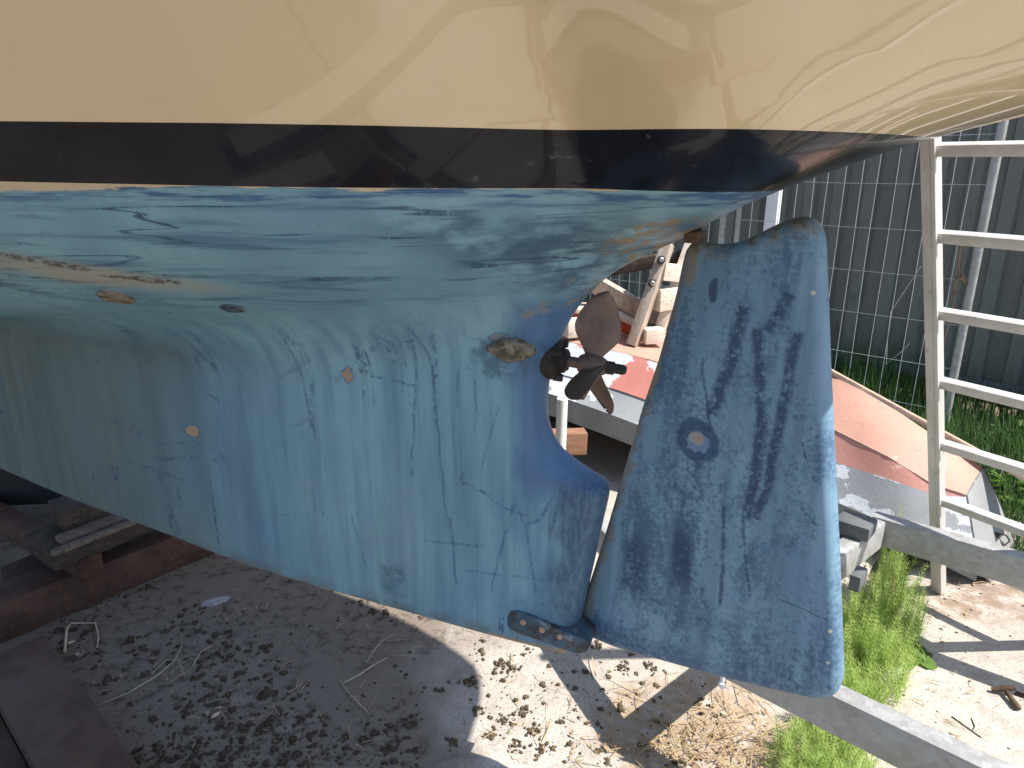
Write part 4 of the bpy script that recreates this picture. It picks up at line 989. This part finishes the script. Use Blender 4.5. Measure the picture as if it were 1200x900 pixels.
# ------------------------------------------------------------ litter on the slab
M['soil'] = mat_plain('dark_soil_crumbs', (.075, .055, .038), .95, .45, 40, 0, .15, .8)
M['soil2'] = mat_plain('dry_dung_crumbs', (.105, .080, .048), .95, .4, 60, 0, .15, .8)
M['dryleaf'] = mat_plain('dry_brown_leaves', (.30, .20, .115), .8, .45, 8, 0, .2)
M['twig'] = mat_plain('pale_dry_stem', (.44, .36, .25), .85, .25, 20)
M['stick'] = mat_plain('dark_stick', (.05, .035, .025), .9, .3, 20)
ico = bmesh.new(); bmesh.ops.create_icosphere(ico, subdivisions=1, radius=1); IV = [v.co.copy() for v in ico.verts]; IF = [[v.index for v in f.verts] for f in ico.faces]; ico.free()
def lump(mb, c, r, rng, flat=.6):
    s0 = Vector((rng.uniform(0, 99), rng.uniform(0, 99), 0)); m = Matrix.Rotation(rng.uniform(0, 6.28), 3, 'Z')
    mb.add([Vector(c) + m @ Vector((v.x * r * 1.2, v.y * r, v.z * r * flat)) * (1 + .7 * mnoise.noise(v * 1.6 + s0)) for v in IV], IF)
rs = random.Random(21)
def field(mb, n, u0, u1, v0, v1, rmin, rmax, cl, thr, flat=.6, cluster=0):
    k = 0; tries = 0
    while k < n and tries < n * 30:
        tries += 1; p = at(rs.uniform(u0, u1), rs.uniform(v0, v1), z=0)
        if mnoise.noise(p * cl + Vector((1.3, 4.1, 0))) + .25 * mnoise.noise(p * cl * 4) < thr: continue
        r = rmin * (rmax / rmin) ** (rs.random() ** 2.2)
        lump(mb, (p.x, p.y, r * .2), r, rs, flat); k += 1
        if r > rmax * .5:
            for _ in range(rs.randint(4, 9)):
                a = rs.uniform(0, 6.28); q = p + Vector((math.cos(a), math.sin(a), 0)) * r * rs.uniform(.6, 1.5); lump(mb, (q.x, q.y, r * .2), r * rs.uniform(.15, .45), rs, flat)
mb = MB(); field(mb, 1500, 30, 490, 670, 900, .0018, .011, 2.4, .02); field(mb, 500, 20, 500, 650, 900, .0012, .006, 1, -1)
tag(mb.build('soil_crumbs', M['soil'], None, True), kind='stuff')
mb = MB(); field(mb, 650, 480, 850, 720, 900, .0009, .009, 3.0, -.12); field(mb, 260, 960, 1200, 690, 900, .0010, .005, 2.0, -.4)
for (u, v) in ((589, 778), (553, 798), (601, 784), (561, 835), (592, 845), (533, 871), (612, 835), (627, 858), (700, 757), (728, 783), (575, 864), (604, 876), (635, 880), (655, 760), (764, 782)):
    p = at(u, v, z=0)
    for _ in range(26): q = p + Vector((rs.gauss(0, .010), rs.gauss(0, .012), 0)); lump(mb, (q.x, q.y, .003), rs.uniform(.0012, .0055), rs, .8)
tag(mb.build('dry_crumbs', M['soil2'], None, True), kind='stuff')
mb = MB()
def dry_leaf(mb, p, s_, rng):
    az = rng.uniform(0, 6.28); ux = Vector((math.cos(az), math.sin(az), rng.uniform(-.4, .6))).normalized(); nn = Vector((rng.uniform(-.6, .6), rng.uniform(-.6, .6), 1)).normalized(); uy = nn.cross(ux).normalized(); cv = rng.uniform(-.5, .8)
    wd = rng.uniform(.35, 1.0); pts = [(-.5, 0), (-.2, .28 * wd), (.2, .24 * wd), (.6, .03), (.15, -.30 * wd), (-.25, -.22 * wd)]
    mb.add([p + ux * s_ * x + uy * s_ * y + nn * s_ * cv * (abs(y) + x * x * .6) for x, y in pts] + [p], [(6, i, (i + 1) % 6) for i in range(6)])
for (n, cu, cv_, su, sv, zz) in ((300, 825, 868, 66, 30, .010), (120, 770, 880, 50, 18, .008), (90, 1175, 665, 25, 12, .012), (150, 1190, 640, 14, 14, .02), (60, 1090, 700, 35, 14, .006), (60, 130, 800, 90, 60, .006), (50, 1050, 800, 80, 60, .004)):
    for k in range(n):
        p = at(rs.gauss(cu, su), min(930, rs.gauss(cv_, sv)), z=0); dry_leaf(mb, p + Vector((0, 0, rs.uniform(.003, zz + .004))), rs.uniform(.006, .017), rs)
tag(mb.build('leaf_litter', M['dryleaf']), kind='stuff')
mb = MB()
for (n, cu, cv_, su, sv, L0) in ((330, 830, 860, 66, 32, .09), (90, 620, 830, 80, 50, .05), (160, 300, 790, 140, 70, .06), (60, 1170, 660, 30, 14, .08), (60, 1090, 820, 80, 50, .04), (40, 900, 890, 40, 15, .07)):
    for k in range(n):
        p = at(rs.gauss(cu, su), min(930, rs.gauss(cv_, sv)), z=0) + Vector((0, 0, rs.uniform(.002, .012))); a = rs.uniform(0, 6.28); L = L0 * rs.uniform(.25, 1.2); d = Vector((math.cos(a), math.sin(a), rs.uniform(-.04, .12))); s2 = Vector((-d.y, d.x, .3)).normalized() * rs.uniform(.0006, .0016)
        m_ = p + d * L * .5 + Vector((rs.uniform(-.006, .006), rs.uniform(-.006, .006), .003)); q = p + d * L
        mb.add([p - s2, p + s2, m_ + s2, m_ - s2, q + s2 * .3, q - s2 * .3], [(0, 1, 2, 3), (3, 2, 4, 5)])
tag(mb.build('straw_litter', M['straw']), kind='stuff')
def stem(pts, r, lb, mat='twig', nm='dry_twig', cat='twig', grp='dry twigs on the slab'):
    P = [at(u, v, z=0) + Vector((0, 0, h)) for u, v, h in pts]
    return tag(MB().tube(P, [r * (1 - .5 * i / (len(P) - 1)) for i in range(len(P))], 6).build(nm, M[mat], None, True), lb, cat, grp)
stem([(400, 803, .004), (420, 795, .010), (440, 782, .012), (455, 772, .006)], .0028, 'longest pale dry stem crossing the shade left of the sunlit patch')
stem([(430, 778, .006), (437, 768, .012), (447, 756, .014), (460, 746, .006)], .0022, 'thin pale stem rising towards the sunlit patch from the shade')
stem([(400, 803, .006), (412, 818, .008), (433, 838, .004)], .0018, 'thin stem running down to the right from the longest pale stem')
stem([(110, 830, .004), (150, 815, .008), (185, 795, .010), (205, 778, .012), (214, 760, .010), (212, 742, .004)], .0022, 'long curved dry stem on the dirty slab near the steel beam')
stem([(178, 792, .006), (195, 778, .014), (210, 777, .012), (216, 792, .004)], .0018, 'short bent stem crossing the long curved stem')
stem([(226, 782, .004), (235, 768, .010), (249, 757, .004)], .0018, 'short dry stem right of the long curved stem')
stem([(76, 766, .004), (79, 740, .012), (85, 736, .018), (113, 735, .016), (116, 748, .01), (114, 760, .003)], .0045, 'broad folded dry reed on the slab beside the steel beam')
stem([(1115, 841, .003), (1150, 866, .004)], .0022, 'short dark straight stick on the right hand slab', 'stick', 'dark_stick', 'stick', None)
stem([(1138, 843, .003), (1142, 853, .005), (1139, 858, .003)], .0016, 'tiny curled twig beside the dark stick', 'stick', 'curled_twig', 'twig', None)
for (u, v, s_, lb, mt) in ((98, 768, .03, 'pale crumpled leaf on the dirty slab beside the reed', 'twig'), (83, 753, .022, 'small folded pale leaf under the broad reed', 'twig'), (180, 772, .022, 'rust brown dry leaf near the long curved stem', 'dryleaf'), (252, 835, .035, 'large pale leaf in the shade at the bottom left', 'twig'), (1121, 864, .028, 'flat pale dry leaf by the dark stick', 'twig')):
    mb = MB(); r5 = random.Random(int(u))
    for k in range(3): dry_leaf(mb, Vector((r5.uniform(-.5, .5) * s_, r5.uniform(-.4, .4) * s_, .006)), s_, r5)
    o = mb.build('dry_leaf', M[mt]); o.location = at(u, v, z=0); tag(o, lb, 'leaf', 'single dry leaves on the slab')
# rusty T shaped iron handle on the slab
hc = at(1184, 815, z=.012); h0 = at(1175, 804, z=.02) ; h1 = at(1192, 828, z=.012)
ih = thing('iron_handle', 'rusty T shaped iron handle lying on the right hand slab', 'handle', hc)
MB().tube([h0 - hc, (h0.lerp(h1, .5)) - hc, h1 - hc, h1 - hc + (h1 - h0) * .12], [.006, .007, .009, .006], 10).build('shank', M['rust2'], ih, True, sharp=50)
x0 = at(1162, 808, z=.012) - hc; x1 = at(1190, 806, z=.03) - hc; MB().tube([x0, x0.lerp(x1, .5), x1], [.006, .009, .007], 10).build('cross_bar', M['rust2'], ih, True, sharp=50)
MB().tube([at(1190, 812, z=.008) - hc, at(1230, 824, z=.006) - hc], .006, 8).build('side_arm', M['rust2'], ih, True)

# unseen timber baulks added on the near slab for the topsides to mirror
for p0, p1, wd, ht, mt, lb in (((-1.75, .98, 0), (-.45, .40, 0), .20, .16, 'greywood', 'added unseen timber baulk for the topsides to mirror, closest to the steel cradle'), ((-.95, .22, 0), (.55, -.62, 0), .24, .20, 'greywood', 'added unseen timber baulk for the topsides to mirror, between the other two'), ((.05, .62, 0), (.95, .10, 0), .16, .14, 'greywood', 'added unseen timber baulk for the topsides to mirror, closest to the trailer')):
    h_ = Vector((0, 0, ht / 2 + .004)); tag(MB().beam(Vector(p0) + h_, Vector(p1) + h_, wd, ht, bev=.008).build('reflection_baulk', M[mt], None, True, sharp=30), lb, 'timber', 'added unseen baulks for the hull reflections')
